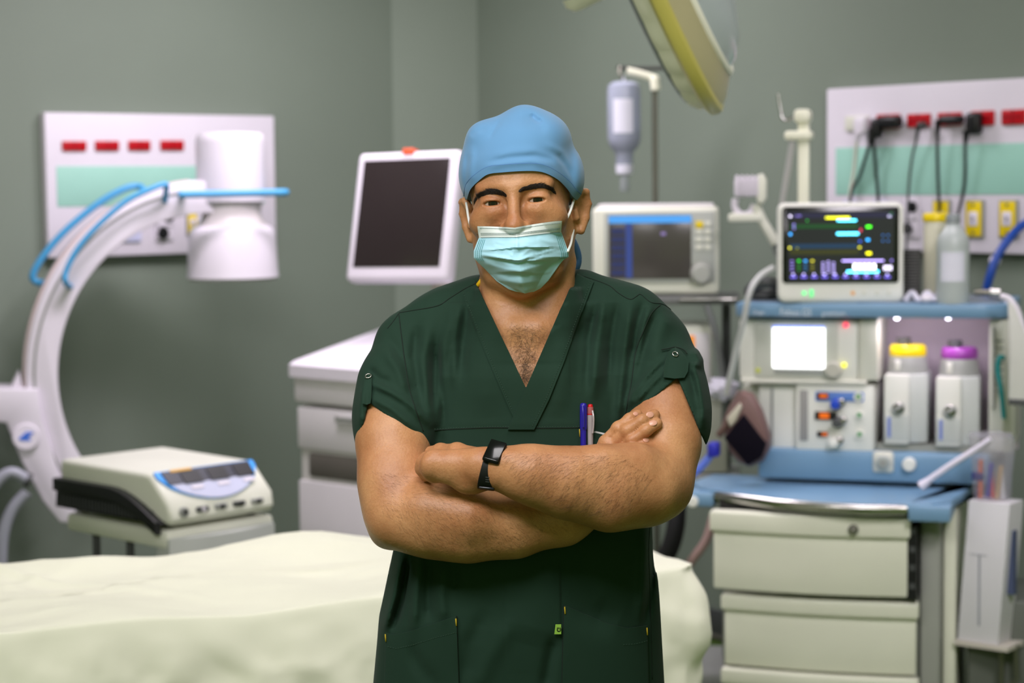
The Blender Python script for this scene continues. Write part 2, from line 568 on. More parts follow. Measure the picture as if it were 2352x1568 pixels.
# grey hoses at the left edge
for nm, lb, pts in (('grey_hose', 'upper grey hose curving at the left edge below the x-ray arm', [(-60, 1180), (-10, 1110), (25, 1085), (60, 1100)]),
                    ('grey_hose', 'long grey hose hanging down at the left edge behind the draped table', [(62, 1130), (28, 1170), (8, 1225), (2, 1300), (0, 1420)])):
    q = [FC.p(u, v, -.2) for u, v in pts]
    t = fthing(FC, nm, lb, 'hose', 'grey hoses at the left edge')
    MB().tube(q, .019, 10).build('tube', mat('grey_hose', (158, 160, 172), .4), t)
    MB().tube([q[-1], q[-1] + (q[-1] - q[-2]) * .3], .024, 10).build('cuff', M_greyd, t)

# ------------------------------------------------------------------ electrosurgical unit on its cart
FE = Fr(385, 1210, 5.2, 46)
zb = FE.p(385, 1208, 0).z
zt = FE.p(560, 1052, .13).z
Wd = FE.p(632, 1178, 0).x - .008
Dp = .50
Ht = zt - zb
eu = thing('electrosurgical_unit', 'white electrosurgical generator with blue rimmed control panel, on a cart behind the draped table', 'medical device', FE.w((0, 0, zb)), FE.rz)
prof = [(0.0, 0.0), (-.012, Ht * .12), (-.004, Ht * .42), (.075, Ht * .98), (.1, Ht), (Dp - .015, Ht * 1.03), (Dp, Ht), (Dp, Ht * .3), (Dp - .02, 0)]
MB().prism(prof, 0, Wd, 'x', .014, 3).build('shell', M_cream, eu)
# black ventilated side, arched
sp = [(.012, .0), (.012, Ht * .05)]
for i in range(13):
    t_ = i / 12
    sp.append((.02 + t_ * (Dp - .02), Ht * (.08 + .56 * min(1, math.sin(min(1, t_ * 2.1) * math.pi / 2)))))
sp += [(Dp + .01, 0)]
side = MB().prism(sp, -.012, .01, 'x', .004).build('side_grille', M_black, eu)
sp2 = [(.02, Ht * .06)] + [(.02 + t_ * (Dp - .02), Ht * (.08 + .56 * min(1, math.sin(min(1, t_ * 2.1) * math.pi / 2)))) for t_ in [k / 12 for k in range(13)]]
sp2 = sp2[1:] + [(p[0], p[1] - .035) for p in sp2[:0:-1]]
MB().prism(sp2, -.026, -.006, 'x', .003).build('grille_hood', mat('charcoal_plastic', (34, 34, 36), .4), side)
mb = MB()
for k in range(28):
    yv = .05 + k * .0155
    mb.box(-.016, yv, .008, -.011, yv + .005, Ht * .3)
mb.build('grille_fin', M_greyd, side)
# slanted control panel
pa, pb_ = Vector((0, -.004, Ht * .42)), Vector((0, .075, Ht * .98))
sl = (pb_ - pa)
slL = sl.length
ang = math.atan2(sl.z, sl.y)
MP = Matrix.Translation(pa) @ Matrix.Rotation(ang, 4, 'X')        # local: x along the unit, y up the slope, z out of it


def panelpoly(pts, z0, z1, name, m, par, bev=0):
    bm_mb = MB().prism([(p[0], p[1]) for p in pts], z0, z1, 'z', bev)
    bm_mb.V = [tuple(MP @ Vector(v)) for v in bm_mb.V]
    return bm_mb.build(name, m, par)


def curved(inset):
    n = 14
    xs0, xs1 = .012 + inset, Wd - .012 - inset
    top = slL * 1.02 - inset
    pts = [(xs0, top), (xs1, top)]
    for i in range(n + 1):
        t_ = i / n
        xx = xs1 + (xs0 - xs1) * t_
        pts.append((xx, top - (.02) - (slL * .85 - inset) * math.sin(math.pi * t_) ** .62 + 0))
    return pts


cp = panelpoly(curved(0), .0005, .006, 'blue_panel_rim', mat('bright_blue', (50, 160, 255), .35), eu)
panelpoly(curved(.025), .005, .008, 'panel_face', mat('panel_pale', (186, 190, 214), .4), cp)
panelpoly([(.03, slL * .98), (Wd - .03, slL * .98), (Wd - .035, slL * .55), (.035, slL * .55)], .0075, .0095, 'dark_strip', mat('panel_dark', (44, 46, 60), .35), cp)
for k in range(3):
    xa = .085 + k * .088
    panelpoly([(xa, slL * .9), (xa + .06, slL * .9), (xa + .06, slL * .52), (xa, slL * .52)], .009, .0115, 'display', M_black, cp)
    panelpoly([(xa + .012, slL * .44), (xa + .05, slL * .44), (xa + .05, slL * .34), (xa + .012, slL * .34)], .0075, .0105, 'key', M_plate, cp)
panelpoly([(.06, slL * 1.0), (.13, slL * 1.0), (.13, slL * .93), (.06, slL * .93)], .009, .011, 'yellow_strip', mat('amber', (214, 160, 30), .4), cp)
for k in range(5):
    xa = .045 + k * .062
    mb = MB()
    if k == 0:
        mb.cyl((xa, -.018, Ht * .25), (xa, -.004, Ht * .25), .014, n=16, bev=.002)
    else:
        mb.box(xa - .02, -.016, Ht * .2, xa + .02, -.002, Ht * .31, .004)
    s = mb.build('output_socket', M_greyd if k % 2 else M_grey, eu)
    MB().cyl((xa, -.021, Ht * .255), (xa, -.012, Ht * .255), .006, n=10).build('socket_pin', M_plate if k == 1 else M_black, s)
for (xx, yy) in ((.04, .05), (Wd - .04, .05), (.04, Dp - .05), (Wd - .04, Dp - .05)):
    MB().cyl((xx, yy, -.012), (xx, yy, .004), .014, n=12).build('foot', M_blackm, eu)

ec = thing('equipment_cart', 'grey equipment cart with thin posts carrying the electrosurgical generator', 'cart', FE.w((0, 0, 0)), FE.rz)
zc = zb - .014
MB().box(-.004, .0, zc - .05, Wd + .004, Dp - .03, zc, .012).build('top_shelf', M_cream, ec)
fp = []
for i in range(9):
    xx = Wd * i / 8
    fp.append((xx, -.006 - .035 * math.sin(math.pi * i / 8)))
MB().prism(fp + [(Wd, .05), (0, .05)], .3, zc - .02, 'z', .006).build('curved_front', mat('cart_front', (180, 184, 178), .4), ec)
MB().box(Wd - .01, .1, .35, Wd + .05, Dp, zc - .02, .01).build('side_pocket', mat('shell_shade', (206, 200, 200), .4), ec)
for yy in (.2, .36):
    MB().cyl((.02, yy, .12), (.02, yy, zc - .03), .011, n=10).build('post', M_greyd, ec)
MB().box(.004, .03, .3, .03, .055, zc - .05, .003).build('blue_strip', mat('navy_plastic', (28, 44, 84), .4), ec)
MB().box(-.02, -.03, .1, Wd + .02, Dp, .14, .015).build('base_tray', M_grey, ec)
for (xx, yy) in ((.03, .02), (Wd - .03, .02), (.03, Dp - .05), (Wd - .03, Dp - .05)):
    MB().cyl((xx - .015, yy, .05), (xx + .015, yy, .05), .05, n=16, bev=.006).build('caster', M_blackm, ec)
    MB().cyl((xx, yy, .05), (xx, yy, .11), .012, n=8).build('caster_stem', M_steeld, ec)

# ------------------------------------------------------------------ imaging workstation with tilted monitor
FW = Fr(672, 830, 6.25, -42)
ws = fthing(FW, 'imaging_workstation', 'white imaging workstation cabinet with a tilted dark monitor, behind the man at the left', 'workstation')
ztop = FW.p(672, 828, 0).z
Ww = .62
Wdp = .52
M_ws = mat('workstation_white', (218, 214, 216), .4, vary=.02)
zl = FW.p(685, 925, 0).z
zs0, zs1 = FW.p(740, 1100, 0).z, FW.p(735, 1042, 0).z
# slanted desk top
MB().prism([(-.012, ztop - .05), (-.012, ztop - .012), (.01, ztop), (Wdp, ztop + .105), (Wdp, ztop - .05)], -.015, Ww + .015, 'x', .015, 3).build('desk_top', M_white, ws)
MB().box(0, .0, zl, Ww, Wdp, ztop - .02, .012).build('upper_drawer', M_ws, ws)
MB().box(.012, .014, .12, Ww - .012, Wdp - .01, zl - .008, .012).build('cabinet_body', mat('workstation_grey', (200, 198, 192), .4, vary=.02), ws)
MB().box(.012, .004, zs1 + .01, Ww - .012, .02, zl - .012, .006).build('drawer_front', M_ws, ws)
MB().box(.055, .006, zs0, Ww - .05, .03, zs1, .012).build('painted_slot_shade', mat('slot_shade', (96, 92, 84), .6), ws)  # solid block, the recess's shade put into its colour
MB().box(.012, .004, .14, Ww - .012, .02, zs0 - .012, .006).build('drawer_front', M_ws, ws)
MB().box(.2, .002, (zl + zs1) / 2 + .03, .42, -.006, (zl + zs1) / 2 + .045, .003).build('drawer_pull', M_grey, ws)
# dark keypad recess on the desk top (sloping)
sa = math.atan2(.105, Wdp - .01)
mk = Matrix.Translation(Vector((.17, .2, ztop + .2 * math.tan(sa) + .003))) @ Matrix.Rotation(sa, 4, 'X')
MB().box(0, 0, -.004, .3, .12, .003, .003, m=mk).build('keypad_recess', M_greyd, ws)
mb = MB()
for i in range(6):
    for j in range(3):
        mb.box(.02 + i * .045, .012 + j * .034, 0, .054 + i * .045, .036 + j * .034, .007, .002, m=mk)
kp = mb.build('keypad_key', M_black, ws)
for (xx, yy) in ((.05, .06), (Ww - .05, .06), (.05, Wdp - .06), (Ww - .05, Wdp - .06)):
    MB().cyl((xx - .018, yy, .06), (xx + .018, yy, .06), .06, n=16, bev=.006).build('caster', M_blackm, ws)
    MB().cyl((xx, yy, .06), (xx, yy, .13), .014, n=8).build('caster_stem', M_steeld, ws)
# monitor: plane through its middle, turned and tilted
mc = at(922, 495, 6.35)
Rm = Matrix.Rotation(RAD(-30), 4, 'Z') @ Matrix.Rotation(RAD(-14), 4, 'X') @ Matrix.Rotation(RAD(-1.0), 4, 'Y')
Fi = (Matrix.Translation(FW.o) @ FW.R.to_4x4()).inverted()
MM = Fi @ Matrix.Translation(mc) @ Rm
mw, mh = .385, .424


def monbox(x0, z0, x1, z1, y0, y1, name, m, par, bev=.0):
    return MB().box(x0, y0, z0, x1, y1, z1, bev, 3, m=MM).build(name, m, par)


mon = monbox(-mw / 2, -mh / 2, mw / 2, mh / 2, 0, .06, 'monitor_case', M_white, ws, .018)
M_scr = mat('dark_glass', (46, 40, 40), rough=.16, vary=.03, coat=.2)
monbox(-mw / 2 + .028, -mh / 2 + .045, mw / 2 - .03, mh / 2 - .028, -.003, .002, 'screen', M_scr, mon, .001)
monbox(-.02, mh / 2 - .012, .022, mh / 2 + .008, -.004, .03, 'orange_tag', mat('orange_tag', (232, 96, 60), .4), mon, .003)
monbox(-.09, -.12, .1, .12, .055, .1, 'back_cover', M_ws, mon, .02)
q0 = MM @ Vector((.02, .1, -.02))
MB().tube([q0, q0 + Vector((.02, .06, -.05)), Vector((q0.x + .02, q0.y + .06, ztop - .0))], .035, 12).build('monitor_arm', mat('arm_beige', (176, 172, 156), .4), ws)


def fsub(F, u, v, y):
    """a frame with F's turn whose origin is the point seen at a pixel on F's plane y"""
    p = F.w(F.p(u, v, y))
    G = Fr(0, 0, 5, 0)
    G.o, G.rz, G.R = p, F.rz, F.R
    return G


def plz(F, u, v, z):
    """local point of F seen at a pixel on the local plane z"""
    c = F.R.transposed() @ (CAM - F.o)
    d = F.R.transposed() @ ray(u, v)
    return c + d * ((z - c.z) / d.z)


def glow(name, c, power):
    return mat(name, (8, 8, 8), .3, emit=c, power=power)


# ================================================================== draped table
ztab = 0.80
GW = Fr(0, 0, 5, 0)
GW.o = Vector((0, 0, 0))
A_ = plz(GW, 0, 1452, ztab)
B_ = plz(GW, 1612, 1305, ztab)
dv = (B_ - A_)
rzb = math.atan2(dv.y, dv.x)
FBd = Fr(0, 0, 5, 0)
FBd.o = Vector((A_.x, A_.y, 0))
FBd.rz = rzb
FBd.R = Matrix.Rotation(rzb, 3, 'Z')
Lb = dv.length
x_0, x_1, y_0, y_1 = -.75, Lb, 0.0, .60
tb = thing('operating_table', 'operating table hidden under the pale sheet behind the man', 'table', FBd.w(((x_0 + x_1) / 2, .3, 0)), rzb)
MB().box(-(x_1 - x_0) / 2 + .04, -.26, ztab - .20, (x_1 - x_0) / 2 - .04, .26, ztab - .11, .03).build('table_top', M_black, tb)
MB().box(-.2, -.15, .1, .2, .15, ztab - .20, .02).build('column', M_steel, tb)
MB().box(-.5, -.25, .0, .5, .25, .1, .03).build('base', M_grey, tb)
from mathutils import noise as mnoise


def ridge(x, y, f, seed):
    a = 0
    for o_, k_ in ((1, 1.0), (2.1, .5), (4.3, .22)):
        a += k_ * (1 - 2.2 * abs(mnoise.noise(Vector((x * f * o_ + seed, y * f * o_ - seed, seed * .37)))))
    return a / 1.7


NP, hw, hl, rc = 640, (y_1 - y_0) / 2, (x_1 - x_0) / 2, .05
rng = np.random.RandomState(3)


def perim(t):
    """point and outward normal of a rounded rectangle, t in 0..1, by arc length"""
    segs = [(2 * (hl - rc)), rc * math.pi / 2, 2 * (hw - rc), rc * math.pi / 2] * 2
    tot = sum(segs)
    s_ = (t % 1) * tot
    cs = [(hl - rc, -hw + rc), (hl - rc, hw - rc), (-hl + rc, hw - rc), (-hl + rc, -hw + rc)]
    st = [(-hl + rc, -hw), (hl, -hw + rc), (hl - rc, hw), (-hl, hw - rc)]
    dr = [(1, 0), (0, 1), (-1, 0), (0, -1)]
    for i in range(8):
        if s_ <= segs[i]:
            k = i // 2
            if i % 2 == 0:
                n_ = [(0, -1), (1, 0), (0, 1), (-1, 0)][k]
                return (st[k][0] + dr[k][0] * s_, st[k][1] + dr[k][1] * s_), n_
            a = -math.pi / 2 + k * math.pi / 2 + s_ / rc
            return (cs[k][0] + rc * math.cos(a), cs[k][1] + rc * math.sin(a)), (math.cos(a), math.sin(a))
        s_ -= segs[i]
    return (st[0]), (0, -1)


def bumps(x, y):
    h = .010 * math.sin(3.1 * x + 5 * y) + .008 * math.sin(7.3 * x - 9 * y + 1) + .006 * math.sin(15 * x + 11 * y)
    h += .035 * math.exp(-(((x + .62) / .16) ** 2 + ((y - .12) / .12) ** 2))
    h += .03 * math.exp(-(((x + .30) / .30) ** 2 + ((y - .26) / .07) ** 2))
    h -= .02 * math.exp(-(((x + .50 + y * .5) / .05) ** 2 + ((y + .05) / .2) ** 2))
    h += .03 * math.exp(-(((x - .35) / .35) ** 2 + ((y - .2) / .15) ** 2))
    h += .016 * math.exp(-(((x - y * 1.4 + .45) / .03) ** 2)) * math.exp(-((y + .05) / .2) ** 2)
    h += .010 * math.exp(-(((x + y * .9 + .1) / .025) ** 2)) * math.exp(-((y - .1) / .2) ** 2)
    return h


V_, F_ = [], []
rings = [.02] + [k_ / 40 for k_ in range(2, 39)] + [.96, .975, .99]
NR = 56
ph = rng.rand(8) * 6.28
for r_ in rings:
    for k in range(NP):
        (px, py), n_ = perim(k / NP)
        # shrink towards the long middle line
        mx = max(-hl + hw, min(hl - hw, px))
        x, y = mx + (px - mx) * r_, py * r_
        V_.append((x, y, ztab + (bumps(x, y) + .011 * ridge(x * .7 + y * .5, y - x * .3, 2.6, 3.1) + .005 * ridge(x, y * 1.4, 6.0, 7.7)) * (1 - .55 * r_ ** 6) - .004 * r_ ** 10))
for j in range(NR):
    t_ = (j / (NR - 1))
    for k in range(NP):
        (px, py), n_ = perim(k / NP)
        s_ = k / NP * 24
        dep = t_ * .66
        fold = (math.sin(s_ * 2.1 + ph[0] + t_ * .9) * .5 + math.sin(s_ * 4.7 + ph[1] - t_ * 1.3) * .32 + math.sin(s_ * 9.1 + ph[2] + 2 * t_) * .16)
        diag = .010 * math.sin(s_ * 5 + dep * 26 + ph[3]) * math.sin(s_ * 1.7 + ph[4]) + .006 * math.sin(s_ * 11 - dep * 40)
        cor = max(0, abs(n_[0]) * abs(n_[1]) * 2) ** .6
        out = .006 * (1 - (1 - min(1, t_ * 9)) ** 2) + dep * .06 + (.004 + .034 * dep) * fold * (t_ ** .45) + diag * .8 * min(1, t_ * 4) + cor * .03 * math.sin(min(1, t_ * 3) * math.pi) - cor * .012
        out += min(1, t_ * 6) * (.014 * ridge(s_ * .23 + dep * .5, dep * 1.0 - s_ * .1, 3.2, 1.3) + .008 * ridge(s_ * .23, dep * 1.3, 8.0, 5.9))
        z = ztab + bumps(px, py) * .45 - .004 - .012 * min(1, t_ * 8) ** 2 * 0 - dep
        V_.append((px + n_[0] * out, py + n_[1] * out, z))
tot = len(rings) + NR
for i in range(tot - 1):
    for k in range(NP):
        k2 = (k + 1) % NP
        F_.append((i * NP + k, i * NP + k2, (i + 1) * NP + k2, (i + 1) * NP + k))
F_.append(tuple(range(NP))[::-1])
M_sheet = mat('pale_sheet', (238, 238, 216), rough=.8, vary=.025, scale=4, bump=.12, bscale=30)
sheet = MB().add(V_, F_).build('table_sheet', M_sheet, None, angle=180, loc=FBd.w(((x_0 + x_1) / 2, .3, 0)), rz=rzb)
tag(sheet, 'pale cream sheet draped over the table behind the man', 'sheet')

# ================================================================== drip stand and bottle
FI = Fr(1505, 420, 6.75, 0)
iv = fthing(FI, 'drip_stand', 'thin steel drip stand with a cross bar, holding the hanging bottle', 'drip stand')
zt = FI.p(1505, 176, 0).z
MB().cyl((0, 0, .06), (0, 0, zt), .0095, n=12).build('pole', M_steeld, iv)
MB().tube([FI.p(1418, 152, 0), FI.p(1432, 156, 0), FI.p(1505, 157, 0), FI.p(1580, 152, 0), FI.p(1592, 146, 0)], .007, 8).build('cross_bar', mat('dark_bar', (84, 84, 82), .4, .5), iv)
MB().tube([FI.p(1424, 152, -.01), FI.p(1424, 170, -.02), FI.p(1430, 178, -.02)], .005, 8).build('hook', M_steeld, iv)
MB().tube([FI.p(1440, 163, -.02), FI.p(1470, 170, -.02), FI.p(1508, 182, -.02)], .013, 10, flat=.7).build('clamp_arm', M_lamp_w, iv)
MB().cyl(FI.p(1507, 208, -.02), FI.p(1503, 176, -.02), .017, n=12, bev=.004).build('clamp', M_lamp_w, iv)
for k in range(5):
    a = k * 2 * math.pi / 5
    MB().tube([(0, 0, .1), (.16 * math.cos(a), .16 * math.sin(a), .09), (.3 * math.cos(a), .3 * math.sin(a), .05)], .012, 8).build('foot', M_steeld, iv)
M_bottle = mat('translucent_plastic', (196, 202, 222), rough=.25, trans=.45, vary=.02)
M_fluid = mat('saline', (176, 184, 196), rough=.1, trans=.6)
M_label = mat('paper_label', (216, 216, 228), rough=.6, vary=.02)
pb0 = FI.p(1433, 440, -.02)
FBo = fsub(FI, 1433, 188, -.02)
ib = fthing(FBo, 'infusion_bottle', 'upside down clear infusion bottle hanging from the drip stand', 'bottle')
sI = (FI.p(1533, 300, -.02).x - FI.p(1433, 300, -.02).x) / 100


def vprof(F, u, pairs, y):
    return [(r * sI, F.p(u, v, y).z) for v, r in pairs]


MB().lathe(vprof(FBo, 1433, [(395, 18), (388, 19), (352, 20), (346, 24), (335, 34), (318, 38), (210, 38), (196, 36), (188, 26), (186, 10)], 0), n=32).build('bottle_body', M_bottle, ib)
MB().lathe(vprof(FBo, 1433, [(345, 22), (334, 32), (318, 36), (300, 36.3)], 0), n=32).build('fluid', M_fluid, ib)
MB().lathe(vprof(FBo, 1433, [(400, 15), (398, 19), (378, 20), (376, 16)], 0), n=24).build('cap', M_label, ib)
MB().lathe(vprof(FBo, 1433, [(440, 8), (436, 11), (412, 10), (404, 11), (398, 9)], 0), n=16).build('drip_chamber', mat('clear_plastic', (206, 212, 216), .15, trans=.6), ib)
mb = MB()
vs_, fs_ = [], []
z_t, z_b = FBo.p(1433, 228, 0).z, FBo.p(1433, 306, 0).z
for i in range(13):
    a = -math.pi / 2 + RAD(-42 + 70 * i / 12)
    for z in (z_b, z_t):
        vs_.append((math.cos(a) * 38.6 * sI, math.sin(a) * 38.6 * sI, z))
for i in range(12):
    fs_.append((2 * i, 2 * i + 2, 2 * i + 3, 2 * i + 1))
mb.add(vs_, fs_)
mb.build('label', M_label, ib)
MB().tube([FBo.p(1433, 188, 0), FBo.p(1432, 178, 0), FBo.p(1426, 174, 0)], .004, 8).build('hanger', M_label, ib)

# ================================================================== ventilator monitor on its stand
FV = Fr(1510, 680, 6.1, -6)
vm = thing('ventilator_monitor', 'cream monitor with a blue bar on its dark screen, behind the shoulder', 'monitor', FV.w((0, 0, FV.p(1510, 676, 0).z)), FV.rz)
FVm = fsub(FV, 1510, 676, 0)
vm.location = FVm.o
case = bx(FVm, 1361, 476, 1652, 676, 0, .2, .014, seg=3).build('case', M_cream, vm)
bx(FVm, 1372, 468, 1640, 478, .03, .19, .008).build('top_rim', M_ws, vm)
bx(FVm, 1388, 486, 1642, 650, -.006, .002, .004).build('bezel', mat('bezel_grey', (176, 180, 172), .45), vm)
M_vscr = mat('dim_screen', (52, 50, 48), rough=.2, emit=(80, 74, 68), power=.35)
s_ = bx(FVm, 1398, 494, 1588, 640, -.010, -.004, .001).build('screen', M_vscr, vm)
bx(FVm, 1398, 495, 1588, 512, -.0125, -.0095).build('title_bar', glow('screen_blue', (84, 170, 250), 1.0), s_)
M_vcol = glow('screen_indigo', (64, 84, 160), .75)
mb = bx(FVm, 1437, 514, 1452, 638, -.0125, -.0095)
mb.build('side_bar', M_vcol, s_)
for k in range(6):
    bx(FVm, 1404, 524 + k * 19, 1434, 538 + k * 19, -.0125, -.0095).build('menu_tile', glow('screen_indigo_dim', (58, 66, 120), .6), s_)
bx(FVm, 1518, 533, 1529, 540, -.0125, -.0095).build('screen_mark', glow('screen_lilac', (150, 130, 190), 1), s_)
bx(FVm, 1598, 508, 1615, 524, -.012, -.004, .003).build('yellow_key', M_yellow, vm)
for i in range(2):
    for j in range(4):
        if (i, j) != (0, 0):
            bx(FVm, 1598 + i * 20, 508 + j * 18, 1613 + i * 20, 520 + j * 18, -.011, -.004, .003).build('key', M_cream, vm)
kc = FVm.p(1612, 628, -.005)
MB().cyl((kc.x, -.045, kc.z), (kc.x, -.004, kc.z), .030, .036, n=24, bev=.006).build('dial', mat('dial_grey', (168, 170, 162), .45), vm)
bx(FVm, 1405, 645, 1425, 652, -.004, .001).build('status_light', glow('lime_light', (190, 220, 90), .5), vm)

vst = fthing(FV, 'ventilator_stand', 'grey stand with a flat shelf carrying the cream monitor', 'stand')
bx(FV, 1380, 678, 1700, 700, .0, .25, .01).build('shelf', mat('stand_grey', (112, 114, 112), .45), vst)
bx(FV, 1560, 684, 1700, 690, -.03, .02, .004).build('shelf_rail', M_steel, vst)
zz0 = FV.p(1510, 690, 0).z
for u in (1470, 1668):
    p = FV.p(u, 700, .235)
    MB().cyl((p.x, .235, .1), (p.x, .235, zz0), .014, n=12).build('post', M_greyd, vst)
pp = FV.p(1660, 760, -.02)
MB().tube([FV.p(1622, 700, -.02), FV.p(1642, 760, -.03), FV.p(1654, 830, -.03), FV.p(1664, 900, -.02), FV.p(1664, 985, .02)], .011, 10).build('strut', mat('strut_grey', (104, 108, 106), .4), vst)
bx(FV, 1560, 1090, 1700, 1110, .05, .3, .01).build('lower_shelf', M_grey, vst)
bx(FV, 1420, 1560, 1700, 1620, 0, .4, .02).build('base', M_grey, vst)
x0, z0, x1, z1 = FV.rect(1420, 1560, 1700, 1620, 0)
MB().box(x0, 0, .06, x1, .4, .12, .02).build('base_tray', M_grey, vst)
for xx in (x0 + .05, x1 - .05):
    for yy in (.05, .35):
        MB().cyl((xx - .015, yy, .04), (xx + .015, yy, .04), .04, n=14).build('caster', M_blackm, vst)

# second device below, with an orange light, on the lower shelf
FV2 = fsub(FV, 1570, 1090, .06)
v2 = fthing(FV2, 'ventilator_unit', 'cream ventilator unit with an orange light under the monitor shelf', 'medical device')
bx(FV2, 1430, 745, 1636, 905, -.02, .2, .015).build('case', M_cream, v2)
bx(FV2, 1585, 765, 1630, 885, -.026, -.018, .006).build('front_panel', M_ws, v2)
bx(FV2, 1578, 770, 1596, 800, -.03, -.02, .003).build('orange_light', glow('orange_light', (245, 150, 50), .9), v2)
bx(FV2, 1520, 905, 1672, 1088, .0, .2, .015).build('lower_case', mat('warm_grey_case', (184, 186, 172), .45), v2)

# crumpled white bag on the lower case
FV3 = fsub(FV, 1655, 912, -.04)
M_bag = mat('white_film', (228, 226, 240), rough=.35, trans=.15)


def crumple(F, u0, v0, u1, v1, y0, y1, name, m, parent, seed, n=14, k=10, amp=.22):
    r_ = random.Random(seed)
    x0, z0, x1, z1 = F.rect(u0, v0, u1, v1, (y0 + y1) / 2)
    c = ((x0 + x1) / 2, (y0 + y1) / 2, (z0 + z1) / 2)
    hx, hy_, hz = (x1 - x0) / 2, abs(y1 - y0) / 2, (z1 - z0) / 2
    mb = MB().ball((0, 0, 0), 1.0, n, k)
    V = []
    for (x, y, z) in mb.V:
        f = 1 + amp * (math.sin(5 * x + seed) * math.sin(6 * y + 2 * seed) + .6 * math.sin(11 * z + 7 * x + seed))
        V.append((c[0] + x * hx * f, c[1] + y * hy_ * f, c[2] + z * hz * f))
    mb.V = V
    return mb.build(name, m, parent, angle=25)


bg = crumple(FV3, 1622, 868, 1694, 918, -.06, .06, 'plastic_bag', M_bag, None, 4)
bg.location, bg.rotation_euler = FV3.o, (0, 0, FV3.rz)
tag(bg, 'crumpled white plastic bag between the cream device and anaesthesia machine', 'bag')

# white tube holder on a jointed arm
FT = Fr(1720, 700, 5.9, -10)
th = fthing(FT, 'tube_holder', 'white comb shaped tube holder on a bent arm, left of the bright patient monitor', 'tube holder')
bx(FT, 1686, 408, 1748, 452, -.02, .03, .01).build('clip_block', M_white, th)
for k in range(5):
    bx(FT, 1688 + k * 12, 402, 1696 + k * 12, 450, -.03, -.012, .004).build('clip_rib', M_plate, th)
pz(FT, [(1738, 402), (1752, 398), (1760, 412), (1760, 455), (1750, 470), (1738, 462)], -.03, .03, .006).build('side_plate', M_cream, th)
MB().tube([FT.p(1690, 456, 0), FT.p(1688, 475, 0), FT.p(1700, 492, 0), FT.p(1722, 490, 0), FT.p(1732, 470, 0)], .010, 8).build('loop', M_white, th)
bx(FT, 1672, 490, 1752, 510, -.02, .03, .008).build('base_plate', M_cream, th)
MB().tube([FT.p(1735, 470, 0), FT.p(1750, 505, 0), FT.p(1765, 530, 0), FT.p(1782, 560, 0)], .015, 10).build('bracket', M_cream, th)
MB().tube([FT.p(1760, 520, 0), FT.p(1790, 590, .03), FT.p(1830, 680, .08)], .011, 10).build('arm', M_grey, th)

# ================================================================== anaesthesia machine
FM = Fr(1950, 1150, 5.35, -17)
am = fthing(FM, 'anaesthesia_machine', 'large anaesthesia machine with blue shelf, blue worktop and grey drawers at the right', 'anaesthesia machine')
M_blue = mat('steel_blue_plastic', (112, 148, 178), rough=.3, vary=.03)
M_cab = mat('cabinet_putty', (216, 217, 198), rough=.45, vary=.03)
M_col = mat('column_grey', (150, 152, 144), rough=.45, vary=.03)
M_mach = mat('machine_ivory', (214, 214, 202), rough=.45, vary=.03)
M_machw = mat('machine_white', (226, 226, 218), rough=.4, vary=.02)
YS, YU, YB = .17, .22, .62            # shelf front, upper unit front, back

# top shelf
zA, zB = FM.p(1950, 697, YS).z, FM.p(1950, 729, YS).z
xl, xr = FM.p(1688, 712, YS).x, FM.p(2326, 712, YS).x
outl = []
for (cx, cy, a0) in ((xr - .05, YS + .06, -90), (xr - .02, YB, 0)):
    pass
outl = [(xl + .02, YS), (xr - .10, YS)] + [(xr - .10 + .10 * math.sin(RAD(a)), YS + .10 - .10 * math.cos(RAD(a))) for a in range(10, 91, 10)] + [(xr, YB), (xl, YB), (xl, YS + .02)]
MB().prism(outl, zB, zA, 'z', .006).build('top_shelf', M_blue, am)
MB().prism([(xl + .03, YS + .03), (xr - .04, YS + .05), (xr - .03, YB - .02), (xl + .03, YB - .02)], zA - .001, zA + .004, 'z', .002).build('shelf_mat', mat('shelf_top_grey', (120, 132, 148), .3), am)
M_let = mat('lettering_white', (214, 224, 232), .4)
q = FM.p(1729, 722, YS - .001)
ftext('lettering', 'Dräger', .019, M_let, am, (q.x, YS - .001, q.z), xs=.62)
q = FM.p(1791, 724, YS - .001)
ftext('lettering', 'Fabius GS', .028, M_let, am, (q.x, YS - .001, q.z), xs=.80)
q = FM.p(1888, 725, YS - .001)
ftext('lettering', 'premium', .021, M_let, am, (q.x, YS - .001, q.z), xs=.86)
# left control block
bx(FM, 1697, 733, 1972, 874, YU, YU + .3, .012).build('control_block', M_machw, am)
pz(FM, [(1972, 733), (2016, 733), (2016, 874), (1972, 874)], YU, YU + .3, .006).build('block_cheek', M_mach, am)
bx(FM, 1732, 742, 1925, 868, YU - .006, YU + .002, .006).build('screen_surround', mat('surround', (198, 200, 190), .45), am)
sc_ = bx(FM, 1774, 749, 1894, 846, YU - .012, YU - .004, .004).build('screen', glow('white_screen', (250, 252, 255), 3.0), am)
bx(FM, 1774, 748, 1894, 753, YU - .014, YU - .0115).build('screen_title', glow('screen_blue2', (120, 150, 255), 1.5), sc_)
bx(FM, 1778, 848, 1890, 858, YU - .010, YU - .004, .002).build('key_strip', M_grey, am)
for (u, v, c, nm) in ((1943, 746, (255, 60, 90), 'red_light'), (1939, 838, (230, 225, 40), 'yellow_light'), (1741, 850, (200, 205, 60), 'yellow_light')):
    p = FM.p(u, v, YU - .004)
    MB().ball((p.x, YU - .006, p.z), .007, 12, 8).build(nm, glow(nm + str(u), c, 2.2 if u > 1800 else .7), am)
p = FM.p(1916, 848, YU)
MB().cyl((p.x, YU - .03, p.z), (p.x, YU, p.z), .024, n=24, bev=.005).build('control_knob', mat('knob_grey', (186, 184, 172), .45), am)
